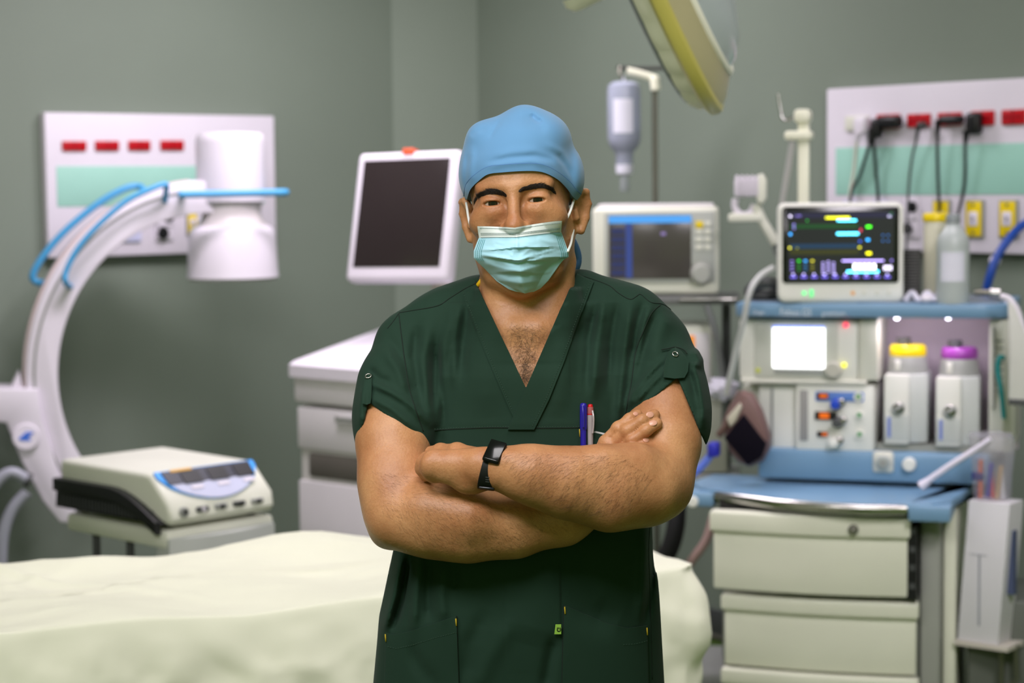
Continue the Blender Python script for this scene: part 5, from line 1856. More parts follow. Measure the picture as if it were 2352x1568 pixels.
def bvh_of(o):
    me = o.data
    vs = [v.co + o.matrix_world.translation if False else v.co for v in me.vertices]
    return BVHTree.FromPolygons([tuple(v) for v in vs], [tuple(p.vertices) for p in me.polygons])


BODY_BVH = bvh_of(man)


def cast(u, v, bvh, org=PO):
    d = ray(u, v).normalized()
    h = bvh.ray_cast(CAM - org, d)
    if h[0] is None:
        return None, None
    return h[0] + org, h[1]


def hairs(name, samples, m, label=None, kind='stuff'):
    """samples: (root, direction, length, radius, curl)"""
    V_, F_ = [], []
    for (p, d, L, r, curl, nrm) in samples:
        pts = []
        for i in range(5):
            t = i / 4
            pts.append(p + d * (L * t) + nrm * (L * .35 * t * (1 - t * .8)) + curl * (L * t * t))
        o = len(V_)
        t0 = (pts[-1] - pts[0]).normalized()
        a = t0.cross(nrm).normalized()
        b = t0.cross(a)
        for i, q in enumerate(pts):
            rr_ = r * (1 - .75 * i / 4)
            for k in range(3):
                an = 2.094 * k
                V_.append(q + a * (rr_ * math.cos(an)) + b * (rr_ * math.sin(an)))
        for i in range(4):
            for k in range(3):
                F_.append((o + i * 3 + k, o + i * 3 + (k + 1) % 3, o + i * 3 + 3 + (k + 1) % 3, o + i * 3 + 3 + k))
    mb = MB().add(V_, F_)
    o = kid(name, mb, m, man, 180)
    if label:
        o['label'] = label
    if kind:
        o['kind'] = kind
    return o


M_hair = mat('dark_hair', (40, 29, 23), .5, vary=.1)
M_hairg = mat('greying_hair', (96, 78, 62), .5, vary=.3, scale=90)
rnd = random.Random(11)


def pix_dir(u, v, du, dv, n):
    a, _ = at(u, v, 2.85), 0
    b = at(u + du, v + dv, 2.85)
    d = (b - a).normalized()
    return (d - n * d.dot(n)).normalized()


for nm, line in (('eyebrow', [(1089, 464, 2), (1096, 454, 3.5), (1108, 445, 5), (1126, 440, 6), (1142, 440, 6), (1157, 445, 5), (1164, 450, 3)]),
                 ('eyebrow', [(1191, 439, 2.5), (1200, 434, 4.8), (1216, 430, 5.6), (1236, 426, 5.6), (1252, 428, 5), (1264, 434, 3.6), (1274, 442, 2)])):
    S = []
    for i in range(1250):
        t = rnd.random() * (len(line) - 1)
        k = min(int(t), len(line) - 2)
        f = t - k
        u = line[k][0] + (line[k + 1][0] - line[k][0]) * f
        w_ = line[k][2] + (line[k + 1][2] - line[k][2]) * f
        v = line[k][1] + (line[k + 1][1] - line[k][1]) * f + rnd.uniform(-1, 1) * w_
        q, n_ = cast(u, v, BODY_BVH)
        if q is None:
            continue
        sg = -1 if u < 1180 else 1
        d = pix_dir(u, v, sg * 10, rnd.uniform(-5, 2) + 4 * (abs(u - 1182) > 66), n_)
        S.append((q + n_ * .0002, d, rnd.uniform(.0035, .0065), .00020, Vector((0, 0, rnd.uniform(-.15, .1))) - n_ * .05, n_ * .45))
    hairs(nm, S, M_hair, None)
# chest hair in the opening of the top
S = []
for i in range(900):
    v = 745 + 130 * rnd.random() ** .8
    hw_ = (890 - v) / 240 * 112
    u = 1208 + rnd.gauss(0, .45) * hw_
    if abs(u - 1208) > hw_ * .95:
        continue
    q, n_ = cast(u, v, BODY_BVH)
    if q is None:
        continue
    S.append((q, pix_dir(u, v, rnd.uniform(-10, 10), rnd.uniform(-4, 12), n_), rnd.uniform(.007, .017), .00009, Vector((rnd.uniform(-.6, .6), -.1, rnd.uniform(-.5, .5))), n_))
hairs('chest_hair', S, M_hairg)
# forearm hair
S = []
for poly, n_s, dr in ((((1150, 1035), (1300, 1045), (1440, 1045), (1500, 1100), (1440, 1190), (1330, 1180), (1200, 1115)), 2600, (-10, 7)),
                      (((850, 1080), (960, 1095), (1100, 1140), (1250, 1175), (1320, 1210), (1150, 1270), (980, 1262), (880, 1180)), 2300, (9, 6))):
    us, vs_ = [p[0] for p in poly], [p[1] for p in poly]
    c = 0
    while c < n_s:
        u, v = rnd.uniform(min(us), max(us)), rnd.uniform(min(vs_), max(vs_))
        ins = False
        for i in range(len(poly)):
            (x1, y1), (x2, y2) = poly[i], poly[i - 1]
            if (y1 > v) != (y2 > v) and u < (x2 - x1) * (v - y1) / (y2 - y1) + x1:
                ins = not ins
        c += 1
        if not ins:
            continue
        q, n_ = cast(u, v, BODY_BVH)
        if q is None:
            continue
        S.append((q, pix_dir(u, v, dr[0] + rnd.uniform(-6, 6), dr[1] + rnd.uniform(-6, 6), n_), rnd.uniform(.006, .014), .00006, Vector((rnd.uniform(-.3, .3), 0, rnd.uniform(-.35, .1))), n_ * .7))
hairs('arm_hair', S, mat('arm_hair_brown', (74, 50, 35), .5, vary=.2, scale=80))
# nails of the hand that shows its finger tips
M_nail = mat('nail', (218, 162, 138), .3, vary=.03, coat=.3)
for (u, v, a, sc_) in ((1460, 950, -35, .75), (1493, 952, -26, 1.05), (1500, 971, -34, 1.05), (1484, 1009, -42, .95)):
    q, n_ = cast(u, v, BODY_BVH)
    mb = MB().ball((0, 0, 0), 1, 16, 10)
    q4 = n_.to_track_quat('Z', 'Y').to_matrix()
    dx = pix_dir(u, v, math.cos(RAD(a)), math.sin(RAD(a)), n_)
    dy = n_.cross(dx)
    mb.V = [q + dx * (x * .0062 * sc_) + dy * (y * .0047 * sc_) + n_ * (z * .0011) for x, y, z in mb.V]
    kid('fingernail', mb, M_nail)

# ================================================================== the scrub top
def cloth_mat(name, c, rough=.85, sheen=.25, weave=900, bump=.12, spec=.25):
    m = mat(name, c, rough, vary=.05, scale=9, sheen=sheen, spec=spec)
    nt = m.node_tree
    b = nt.nodes['Principled BSDF']
    tc = nt.nodes.new('ShaderNodeTexCoord')
    wv = nt.nodes.new('ShaderNodeTexWave')
    wv.wave_type = 'BANDS'
    wv.bands_direction = 'DIAGONAL'
    wv.inputs['Scale'].default_value = weave
    wv.inputs['Distortion'].default_value = 1.0
    nt.links.new(tc.outputs['Object'], wv.inputs['Vector'])
    nz = nt.nodes.new('ShaderNodeTexNoise')
    nz.inputs['Scale'].default_value = 26
    nz.inputs['Detail'].default_value = 3
    nt.links.new(tc.outputs['Object'], nz.inputs['Vector'])
    ad = nt.nodes.new('ShaderNodeMath')
    ad.operation = 'MULTIPLY_ADD'
    ad.inputs[1].default_value = .25
    nt.links.new(wv.outputs['Fac'], ad.inputs[0])
    nt.links.new(nz.outputs['Fac'], ad.inputs[2])
    bp = nt.nodes.new('ShaderNodeBump')
    bp.inputs['Strength'].default_value = bump
    bp.inputs['Distance'].default_value = .003
    nt.links.new(ad.outputs[0], bp.inputs['Height'])
    nt.links.new(bp.outputs['Normal'], b.inputs['Normal'])
    return m


M_scrub = cloth_mat('scrub_green', (34, 57, 45), .8, .04, 900, .14, .16)
M_seam = mat('seam_groove_shade', (20, 34, 26), .9)  # shade of the seam grooves put into a darker green
M_stitch = mat('stitch_thread', (60, 86, 70), .8)

top = Field(axis_steps((PO.x - .30, PO.x + .31, .0024)),
            axis_steps((2.80, 3.0, .0024), (3.0, 3.17, .005)),
            axis_steps((.70, .95, .0035), (.95, 1.58, .0024)))
top.op((PO.x - .27, 2.84, .71), (PO.x + .27, 3.14, ztop_), torso_fn(0, .72, ztop_ + .01), .02)
for a, b, r0, r1 in (((1110, 712, 3.01), (1030, 757, 3.005), .054, .052), ((1030, 757, 3.005), (942, 797, 3.0), .052, .051),
                     ((1332, 700, 3.01), (1440, 749, 3.0), .054, .051), ((1440, 749, 3.0), (1503, 801, 3.0), .051, .053)):
    top.cap(P(*a), P(*b), r0, r1, .05)
# the cloth never sinks below the body it covers
TB_ = Field(body.xs, body.ys, body.zs)
TB_.F = TORSO_F
gx, gy, gz = np.meshgrid(top.xs, top.ys, top.zs, indexing='ij')
Pq = np.stack([gx.ravel(), gy.ravel(), gz.ravel()], 1)
near = (np.abs(top.F.ravel()) < .05) & (Pq[:, 2] > 1.25) & (Pq[:, 2] < P(1200, 655, 3.0)[2])
val = np.full(len(Pq), .5, dtype=f4)
val[near] = TB_.sample(Pq[near]) - .0065
D_ = val.reshape(top.F.shape)
h_ = np.clip(.5 + .5 * (D_ - top.F) / .012, 0, 1)
top.F = (D_ + (top.F - D_) * h_ - .012 * h_ * (1 - h_)).astype(f4)


def wedge(lines, y1=None, shift=0.0):
    """what lies, seen from the lens, on the left-hand side of every directed line"""
    def fn(X, Y, Z):
        U, V_ = proj(X, Y, Z)
        d = None
        for (u0, v0, u1, v1) in lines:
            L = math.hypot(u1 - u0, v1 - v0)
            s_ = ((u1 - u0) * (V_ - v0) - (v1 - v0) * (U - u0)) / L
            s_ = s_ / PX0 - shift
            d = s_ if d is None else np.maximum(d, s_)
        if y1 is not None:
            d = np.maximum(d, Y - y1)
        return d
    return fn


# sleeves, opened at the hem, hollow around the arm
lo_, hi_ = np.array((PO.x - .3, 2.8, .7)), np.array((PO.x + .31, 3.2, 1.6))
g = top.group((PO.x - .30, 2.80, .95), (PO.x - .05, 3.17, 1.5))
g.chain([(P(942, 797, 3.0), .051), (P(914, 885, 2.957), .0540), (P(907, 960, 2.93), .0560), (P(908, 1010, 2.915), .0565)], .03)
g.op(lo_, hi_, wedge([(1020, 1056, 846, 922), (846, 922, 826, 1000)]), .0012, 'sub')
g.cap(P(905, 935, 2.940), P(903, 1060, 2.895), .0495, .0500, .002, 'sub')
top.merge(g, .014)
g = top.group((PO.x + .05, 2.80, .95), (PO.x + .31, 3.17, 1.5))
g.chain([(P(1503, 801, 3.0), .053), (P(1522, 880, 2.965), .0575), (P(1530, 945, 2.937), .0595), (P(1535, 985, 2.92), .059)], .03)
g.op(lo_, hi_, wedge([(1556, 867, 1410, 992), (1616, 1010, 1556, 867)]), .0012, 'sub')
g.cap(P(1525, 915, 2.95), P(1527, 1040, 2.878), .0525, .0500, .002, 'sub')
top.merge(g, .014)


FOLD_K = 1.6


def fold(pts, wpx, amp, yback=3.02):
    """a soft ridge (amp > 0) or valley along a line of photo pixels, on the front of the top"""
    pts = [np.array(p, dtype=float) for p in pts]
    w3 = [P(p[0], p[1], 2.9) for p in pts]
    lo, hi = np.min(w3, 0), np.max(w3, 0)
    lo[1], hi[1] = 2.80, yback

    def fn(X, Y, Z):
        U, V_ = proj(X, Y, Z)
        best = None
        n = len(pts) - 1
        for i in range(n):
            a, b = pts[i], pts[i + 1]
            d = b - a
            t = np.clip(((U - a[0]) * d[0] + (V_ - a[1]) * d[1]) / (d @ d), 0, 1)
            q = (U - a[0] - t * d[0]) ** 2 + (V_ - a[1] - t * d[1]) ** 2
            tt = (i + t) / n
            taper = np.clip(np.minimum(tt, 1 - tt) * 5, 0, 1)
            val = np.exp(-q / (2 * wpx * wpx)) * (.15 + .85 * taper)
            best = val if best is None else np.maximum(best, val)
        return FOLD_K * amp * best * np.clip((yback - Y) / .04, 0, 1)
    top.op(lo, hi, fn, 0, 'push', m=.03)


R3, R5 = .003, .005
# chest: folds hanging from the shoulders
for pts, w_, a in ((((1042, 700), (1022, 790), (1010, 900), (1008, 985)), 9, .0048), (((1078, 690), (1064, 780), (1062, 880)), 9, -.0036), (((1058, 690), (1044, 780), (1040, 880)), 7, .003), (((1004, 790), (1012, 880), (1020, 980)), 6, -.003),
                   (((985, 735), (975, 820), (985, 920), (996, 985)), 10, .0045), (((958, 745), (950, 820), (968, 930)), 8, -.004),
                   (((1005, 760), (996, 850), (998, 950)), 8, -.003),
                   (((1112, 740), (1110, 830), (1120, 960)), 22, .0025),
                   (((1388, 680), (1374, 790), (1362, 920)), 9, .0052), (((1372, 690), (1352, 780), (1346, 900)), 7, -.0036), (((1420, 690), (1404, 780), (1395, 900)), 7, -.0046),
                   (((1450, 690), (1440, 770), (1425, 900), (1418, 980)), 8, .0055), (((1478, 690), (1462, 760), (1452, 830)), 8, -.005),
                   (((1342, 690), (1330, 800), (1325, 900)), 13, -.003), (((1300, 760), (1290, 860), (1280, 960)), 18, .0025),
                   (((1495, 700), (1480, 740), (1468, 800), (1452, 880)), 7, .005),
                   # sleeve at the left
                   (((892, 772), (930, 830), (944, 880), (950, 910)), 8, -.003), (((880, 800), (915, 850), (935, 905)), 8, .003),
                   (((850, 880), (895, 900), (950, 935), (985, 975)), 7, .0045), (((852, 890), (895, 910), (940, 935)), 5, -.0022),
                   (((850, 912), (900, 938), (960, 990)), 6, .004), (((846, 845), (870, 870), (900, 880)), 7, -.003),
                   (((838, 880), (830, 930), (828, 980)), 6, .004),
                   # sleeve at the right
                   (((1530, 820), (1490, 862), (1455, 905), (1440, 940)), 6, .0055), (((1528, 830), (1495, 862), (1470, 888)), 4.5, -.0024),
                   (((1530, 846), (1490, 886), (1455, 930)), 5, .005), (((1528, 850), (1500, 872), (1476, 900)), 4, -.002),
                   (((1512, 712), (1490, 760), (1470, 820), (1458, 870)), 8, -.0035), (((1538, 720), (1515, 770), (1495, 830)), 14, .004),
                   (((1585, 822), (1604, 870), (1616, 940), (1612, 990)), 7, .005), (((1578, 846), (1590, 880), (1600, 920)), 5, -.002),
                   (((1592, 800), (1606, 826), (1598, 846)), 8, .006),
                   # below the arms
                   (((925, 1262), (905, 1370), (884, 1450)), 8, .005), (((945, 1262), (925, 1370), (900, 1450)), 8, -.005),
                   (((966, 1262), (955, 1360), (950, 1450)), 8, .0045), (((992, 1270), (984, 1360), (985, 1430)), 8, -.004),
                   (((1020, 1285), (1014, 1370), (1020, 1430)), 9, .004), (((1046, 1290), (1044, 1360)), 8, -.003),
                   (((1290, 1240), (1310, 1330), (1350, 1400), (1420, 1430)), 26, -.006), (((1230, 1290), (1240, 1380), (1210, 1480)), 40, .004),
                   (((1480, 1200), (1478, 1330), (1470, 1430)), 9, .004), (((1500, 1200), (1494, 1350), (1478, 1440)), 7, -.004),
                   (((1120, 1400), (1080, 1480), (1070, 1568)), 14, -.003), (((1180, 1420), (1120, 1520), (1090, 1590)), 16, .003),
                   (((1275, 1460), (1262, 1520), (1250, 1590)), 10, -.005), (((940, 1480), (960, 1530), (1020, 1590)), 10, -.003)):
    fold(pts, w_, a)
UNCUT = Field(top.xs, top.ys, top.zs)
UNCUT.F = top.F.copy()


# neck opening: V in front and a round hole for the neck
top.op(lo_, hi_, wedge([(1093, 648, 1208, 892), (1208, 892, 1326, 622)], 2.985), .001, 'sub')
top.cap(P(1206, 520, 2.985), P(1209, 700, 2.995), .0685, .0695, .003, 'sub')
top.ell(P(1209, 640, 2.975), (.066, .05, .05), .004, 'sub')
V, Q = top.mesh()
scrub = np_mesh('scrub_top', V, Q, M_scrub, man, PO, 2)
scrub['label'] = 'dark green scrub top with a V neck'


def drape(name, rows, m, parent, off=.0012, th=.0012, field=None, y=(2.80, 3.05), n=60, bev=False):
    """cloth strip laid on the top: rows = list of pixel polylines (same meaning, top to bottom), resampled to n points"""
    def res(poly):
        poly = np.array(poly, float)
        s_ = np.r_[0, np.cumsum(np.hypot(*np.diff(poly, axis=0).T))]
        q = np.linspace(0, s_[-1], n)
        return np.stack([np.interp(q, s_, poly[:, 0]), np.interp(q, s_, poly[:, 1])], 1)
    G = np.stack([res(r) for r in rows])
    k = len(rows)
    pts, ok = (field or UNCUT).hit(G.reshape(-1, 2), y[0], y[1], off)
    pts = pts.reshape(k, n, 3)
    D = np.array([-.0, -1.0, .05]) * th
    V_ = [tuple(p) for p in (pts + D).reshape(-1, 3)] + [tuple(p) for p in (pts - D * .8).reshape(-1, 3)]
    N = k * n
    F_ = []
    for i in range(k - 1):
        for j in range(n - 1):
            a, b, c, d = i * n + j, i * n + j + 1, (i + 1) * n + j + 1, (i + 1) * n + j
            F_.append((a, b, c, d))
            F_.append((N + a, N + d, N + c, N + b))
    for j in range(n - 1):
        F_.append((j + 1, j, N + j, N + j + 1))
        q = (k - 1) * n
        F_.append((q + j, q + j + 1, N + q + j + 1, N + q + j))
    for i in range(k - 1):
        F_.append((i * n, (i + 1) * n, N + (i + 1) * n, N + i * n))
        e = i * n + n - 1
        F_.append((e + n, e, N + e, N + e + n))
    return kid(name, MB().add(V_, F_), m, parent, 50)


def lerp_rows(A, B, k):
    """k polylines between A and B (same number of points)"""
    A, B = np.array(A, float), np.array(B, float)
    return [A + (B - A) * i / (k - 1) for i in range(k)]


def dtube(name, pts, r, m, parent, off=.0006, field=None, n=40, y=(2.80, 3.08)):
    poly = np.array(pts, float)
    if len(poly) > 2 and len(poly) < 20:
        sm = []
        for i_ in range(len(poly) - 1):
            p0, p1, p2, p3 = poly[max(i_ - 1, 0)], poly[i_], poly[i_ + 1], poly[min(i_ + 2, len(poly) - 1)]
            for t_ in np.linspace(0, 1, 8, endpoint=False):
                sm.append(.5 * (2 * p1 + (p2 - p0) * t_ + (2 * p0 - 5 * p1 + 4 * p2 - p3) * t_ ** 2 + (3 * p1 - p0 - 3 * p2 + p3) * t_ ** 3))
        poly = np.array(sm + [poly[-1]])
    s_ = np.r_[0, np.cumsum(np.hypot(*np.diff(poly, axis=0).T))]
    q = np.linspace(0, s_[-1], n)
    uv = np.stack([np.interp(q, s_, poly[:, 0]), np.interp(q, s_, poly[:, 1])], 1)
    p, ok = (field or UNCUT).hit(uv, y[0], y[1], off)
    p = p[ok]
    if len(p) < 3:
        return None
    return kid(name, MB().tube([tuple(x) for x in p], r, 5, smooth=False), m, parent, 180)


# neck bands
kid_l = drape('neck_band', lerp_rows([(1094, 654), (1130, 728), (1170, 810), (1209, 893), (1222, 920)], [(1062, 676), (1090, 752), (1128, 842), (1164, 926), (1180, 960)], 14), M_scrub, scrub, .0008, .0012, n=90)
kid_r = drape('neck_band', lerp_rows([(1326, 628), (1286, 712), (1246, 804), (1207, 893), (1166, 986)], [(1364, 646), (1330, 735), (1296, 830), (1262, 915), (1227, 986)], 14), M_scrub, scrub, .0026, .0014, n=90)
# stitch lines of the bands (rows of little stitches)


def stitches(name, pts, m, parent, off, step=6, ln=3, r=.00026):
    poly = np.array(pts, float)
    s_ = np.r_[0, np.cumsum(np.hypot(*np.diff(poly, axis=0).T))]
    q = np.arange(0, s_[-1], step)
    f = lambda z: np.stack([np.interp(z, s_, poly[:, 0]), np.interp(z, s_, poly[:, 1])], 1)
    a, oka = UNCUT.hit(f(q), 2.8, 3.08, off)
    b, okb = UNCUT.hit(f(np.minimum(q + ln, s_[-1])), 2.8, 3.08, off)
    mb = MB()
    for x, y_, o1, o2 in zip(a, b, oka, okb):
        if o1 and o2 and np.linalg.norm(x - y_) < .012:
            mb.tube([tuple(x), tuple(y_)], r, 4, smooth=False)
    if mb.V:
        o = kid(name, mb, m, parent, 180)
        o['kind'] = 'stuff'


stitches('band_stitching', [(1064, 672), (1096, 752), (1134, 842), (1176, 940)], M_stitch, scrub, .0026)
stitches('band_stitching', [(1358, 642), (1322, 738), (1288, 832), (1254, 916), (1222, 980)], M_stitch, scrub, .0045)
# seams
for pts in ([(917, 718), (946, 713), (1005, 702), (1034, 684), (1066, 664), (1092, 651)],
            [(1327, 630), (1367, 643), (1400, 656), (1421, 673), (1447, 687), (1462, 680), (1472, 676), (1495, 694), (1524, 699), (1549, 718)],
            [(917, 718), (903, 738), (890, 754)], [(916, 720), (922, 770), (930, 830), (942, 900), (972, 990)],
            [(1517, 700), (1496, 720), (1478, 760), (1460, 810), (1450, 880), (1437, 950)]):
    dtube('seam', pts, .0008, M_seam, scrub, .0002, n=70)
dtube('chest_seam', [(998, 988), (1050, 985), (1129, 982), (1230, 983), (1331, 982)], .0007, M_seam, scrub, .0002)
stitches('chest_stitching', [(998, 985), (1050, 982), (1129, 979), (1230, 980), (1331, 979)], M_stitch, scrub, .0012, 6, 3.5)
dtube('side_seam', [(1494, 1200), (1490, 1260), (1494, 1400), (1498, 1560)], .0007, M_seam, scrub, .0001)

# pockets
M_tack = mat('yellow_bartack', (196, 168, 40), .7)


def pocket(name, topl, bottom, stitch, tacks):
    p = drape(name, lerp_rows(topl, bottom, 16), M_scrub, scrub, .0030, .0013, n=50)
    stitches('pocket_stitching', stitch, M_stitch, p, .0048, 6, 3.5)
    for (u, v) in tacks:
        q, ok = UNCUT.hit([(u, v), (u + 1.2, v + 17)], 2.8, 3.08, .0045)
        if ok.all():
            kid('bartack', MB().tube([tuple(q[0]), tuple(q[1])], .0011, 6, smooth=False), M_tack, p, 180)
    return p


pocket('pocket', [(885, 1453), (905, 1457), (940, 1450), (990, 1434), (1048, 1414)], [(878, 1700), (920, 1702), (960, 1703), (1010, 1704), (1058, 1704)],
       [(890, 1484), (910, 1489), (950, 1480), (1000, 1464), (1048, 1452)], [(1047, 1420), (885, 1456)])
pocket('pocket', [(1296, 1389), (1345, 1410), (1400, 1433), (1440, 1442), (1487, 1436)], [(1288, 1700), (1330, 1702), (1380, 1703), (1440, 1704), (1494, 1704)],
       [(1432, 1480), (1460, 1478), (1487, 1471)], [(1297, 1393), (1486, 1441)])
for pts in ([(1048.5, 1414), (1051.5, 1500), (1055, 1600)], [(1295.5, 1389), (1293, 1480), (1290, 1600)]):
    dtube('pocket_edge', pts, .0009, M_seam, scrub, .0022)
bp_ = drape('pocket', lerp_rows([(1331, 985), (1365, 993), (1400, 1001), (1452, 1006)], [(1331, 1120), (1365, 1122), (1400, 1124), (1452, 1126)], 12), M_scrub, scrub, .0030, .0013, n=40)
q, ok = UNCUT.hit([(1331, 985), (1332, 1003)], 2.8, 3.08, .0045)
kid('bartack', MB().tube([tuple(q[0]), tuple(q[1])], .0008, 6, smooth=False), M_tack, bp_, 180)
# green label at the pocket, with its mark
q, ok = UNCUT.hit([(1281, 1445)], 2.8, 3.08, .004)
lab = Vector(q[0])
s1 = 2.86 / FPX
mb = MB().prism([(lab.x - 8 * s1, lab.z - 11 * s1), (lab.x + 8 * s1, lab.z - 11 * s1), (lab.x + 8 * s1, lab.z + 12 * s1), (lab.x - 5 * s1, lab.z + 12 * s1)], lab.y - .0008, lab.y + .0004, 'y')
gl = kid('green_label', mb, mat('lime_label', (150, 196, 76), .6), scrub)
mb = MB()
mb.tube([(lab.x - .5 * s1, lab.y - .0012, lab.z + 5 * s1), (lab.x - 1 * s1, lab.y - .0012, lab.z - 2 * s1), (lab.x + 2.5 * s1, lab.y - .0012, lab.z - 4 * s1), (lab.x + 6 * s1, lab.y - .0012, lab.z - 2 * s1), (lab.x + 5.5 * s1, lab.y - .0012, lab.z + 5 * s1)], .0007, 6)
mb.tube([(lab.x + 1.8 * s1, lab.y - .0012, lab.z + 5 * s1), (lab.x + 2.8 * s1, lab.y - .0012, lab.z + 1.5 * s1)], .0006, 6, smooth=False)
kid('label_mark', mb, M_black, gl, 180)
# sleeve tabs with eyelets
M_eyelet = mat('eyelet_metal', (196, 194, 190), .25, metal=1)


def ring_at(uv, r, parent, off=.006, fld=None):
    q, ok = (fld or UNCUT).hit([uv, (uv[0] + 8, uv[1]), (uv[0], uv[1] + 8)], 2.8, 3.1, off)
    c = Vector(q[0])
    n_ = (Vector(q[1]) - c).cross(Vector(q[2]) - c).normalized()
    if n_.y > 0:
        n_ = -n_
    d = n_.to_track_quat('Z', 'Y').to_matrix()
    pts = [c + d @ Vector((r * math.cos(a), r * math.sin(a), 0)) for a in np.linspace(0, 2 * math.pi, 25)]
    return kid('eyelet', MB().tube(pts, r * .24, 8, smooth=False), M_eyelet, parent, 180)


tr = drape('sleeve_tab', [[(1536, 806), (1551, 797), (1566, 806)], [(1528, 828), (1553, 826), (1582, 830)], [(1524, 850), (1552, 850), (1580, 852)], [(1524, 866), (1550, 869), (1572, 867)]], M_scrub, scrub, .0045, .0016, n=24)
ring_at((1551, 813), .0042, tr, .0066)
dtube('tab_seam', [(1520, 803), (1536, 800), (1551, 797), (1570, 803), (1578, 812)], .0009, M_seam, scrub, .0035)
tl = drape('sleeve_tab', [[(838, 862), (846, 850), (854, 858)], [(834, 885), (845, 886), (854, 886)], [(831, 912), (842, 914), (853, 912)], [(832, 926), (842, 929), (851, 926)]], M_scrub, scrub, .0040, .0016, n=20)
ring_at((846, 863), .0042, tl, .0060)
# yellow tape inside the collar
q = [P(1098, 655, 2.975), P(1103, 648, 2.972), P(1110, 640, 2.972)]
kid('neck_tape', MB().tube([tuple(x) for x in q], .0035, 8), mat('neck_tape_yellow', (222, 178, 10), .7), scrub, 180)

# ---- trousers and shoes (below the picture)
leg = Field(axis_steps((PO.x - .25, PO.x + .25, .008)), axis_steps((2.82, 3.2, .008)), axis_steps((.02, .95, .009)))
leg.op((PO.x - .2, 2.87, .78), (PO.x + .2, 3.12, .9), torso_fn(.008, .80, .90), .03)
for s_ in (-1, 1):
    leg.chain([(np.array((PO.x + s_ * .085, 2.99, .82)), .105), (np.array((PO.x + s_ * .10, 2.985, .48)), .080), (np.array((PO.x + s_ * .105, 3.0, .07)), .072)], .03)
leg.op((PO.x - .2, 2.85, .0), (PO.x + .2, 3.15, .06), lambda X, Y, Z: Z - .045 + 0 * X + 0 * Y, .002, 'sub')
V, Q = leg.mesh()
np_mesh('scrub_trousers', V, Q, M_scrub, man, PO, 1)
for s_ in (-1, 1):
    mb = MB().ball((0, 0, 0), 1, 20, 12)
    mb.V = [(PO.x + s_ * .108 + x * .048, 2.945 + y * .135, max(0.0, .045 + z * .05 * (1 - .25 * (y < 0)))) for x, y, z in mb.V]
    kid('shoe', mb, M_black)

# ================================================================== surgical cap
M_cap = cloth_mat('cap_blue', (102, 152, 196), .8, .3, 1100, .16)
cap_f = Field(axis_steps((HC[0] - .12, HC[0] + .12, .0019)), axis_steps((HC[1] - .13, HC[1] + .15, .0024)), axis_steps((HC[2] - .05, HC[2] + .17, .0019)))
cap_f.ell(H(.0, .020, .036), (.0830, .1050, .0830), .02, R=RH)
cap_f.ell(H(0, -.040, .040), (.066, .054, .056), .02, R=RH)
cap_f.ell(P(1205, 324, 2.955), (.060, .07, .040), .03)
cap_f.ell(P(1206, 276, 2.95), (.017, .03, .017), .03)
cap_f.ell(P(1106, 318, 2.94), (.020, .03, .020), .03)
cap_f.ell(P(1252, 312, 2.95), (.026, .05, .024), .03)
cap_f.ell(P(1088, 400, 2.95), (.016, .04, .03), .03)
cap_f.ell(P(1316, 410, 2.96), (.014, .04, .03), .03)
_top = top
FOLD_K = 1.0
top = cap_f
for pts, w_, a in ((((1150, 276), (1136, 295), (1122, 318)), 4, -.0015), (((1218, 262), (1232, 276), (1246, 280)), 5, -.004), (((1206, 256), (1222, 285), (1260, 300)), 8, -.002),
                   (((1080, 312), (1096, 300), (1118, 296)), 4, -.0012),
                   (((1112, 384), (1160, 376), (1220, 370), (1270, 382)), 5, .0022), (((1120, 372), (1170, 362), (1230, 358), (1280, 368)), 5, -.002), (((1130, 360), (1180, 348), (1240, 344)), 7, .0015),
                   (((1240, 340), (1282, 362), (1310, 400), (1324, 430)), 5, -.0012), (((1250, 326), (1292, 350), (1318, 390)), 5, .001), (((1262, 352), (1295, 385), (1318, 428)), 4, .001),
                   (((1075, 350), (1070, 400), (1072, 440)), 5, -.002), (((1086, 330), (1082, 390), (1084, 420)), 6, .0015)):
    fold(pts, w_, a, yback=2.99)
top = _top
EDGE = np.array([(1030, 478), (1062, 470), (1071, 462), (1080, 434), (1101, 412), (1122, 398), (1153, 394), (1196, 391), (1230, 391), (1254, 396), (1282, 411), (1303, 432), (1315, 449), (1326, 458), (1360, 470)], float)


_e = []
for i_ in range(len(EDGE) - 1):
    p0, p1, p2, p3 = EDGE[max(i_ - 1, 0)], EDGE[i_], EDGE[i_ + 1], EDGE[min(i_ + 2, len(EDGE) - 1)]
    for t_ in np.linspace(0, 1, 6, endpoint=False):
        _e.append(.5 * (2 * p1 + (p2 - p0) * t_ + (2 * p0 - 5 * p1 + 4 * p2 - p3) * t_ ** 2 + (3 * p1 - p0 - 3 * p2 + p3) * t_ ** 3))
_e.append(EDGE[-1])
EDGE0, EDGE = EDGE, np.array(_e)


def below_edge(lift=0.0):
    def fn(X, Y, Z):
        U, V_ = proj(X, Y, Z)
        e = np.interp(U.ravel() if U.ndim else U, EDGE[:, 0], EDGE[:, 1]).reshape(U.shape)
        front = (e - V_) / 1550.0 + lift
        lx, ly, lz = head_local(X, Y, Z)
        back = lz + .012 + .55 * np.maximum(ly - .0, 0)
        t = np.clip((ly + .010) / .05, 0, 1)
        return front * (1 - t) + back * t
    return fn


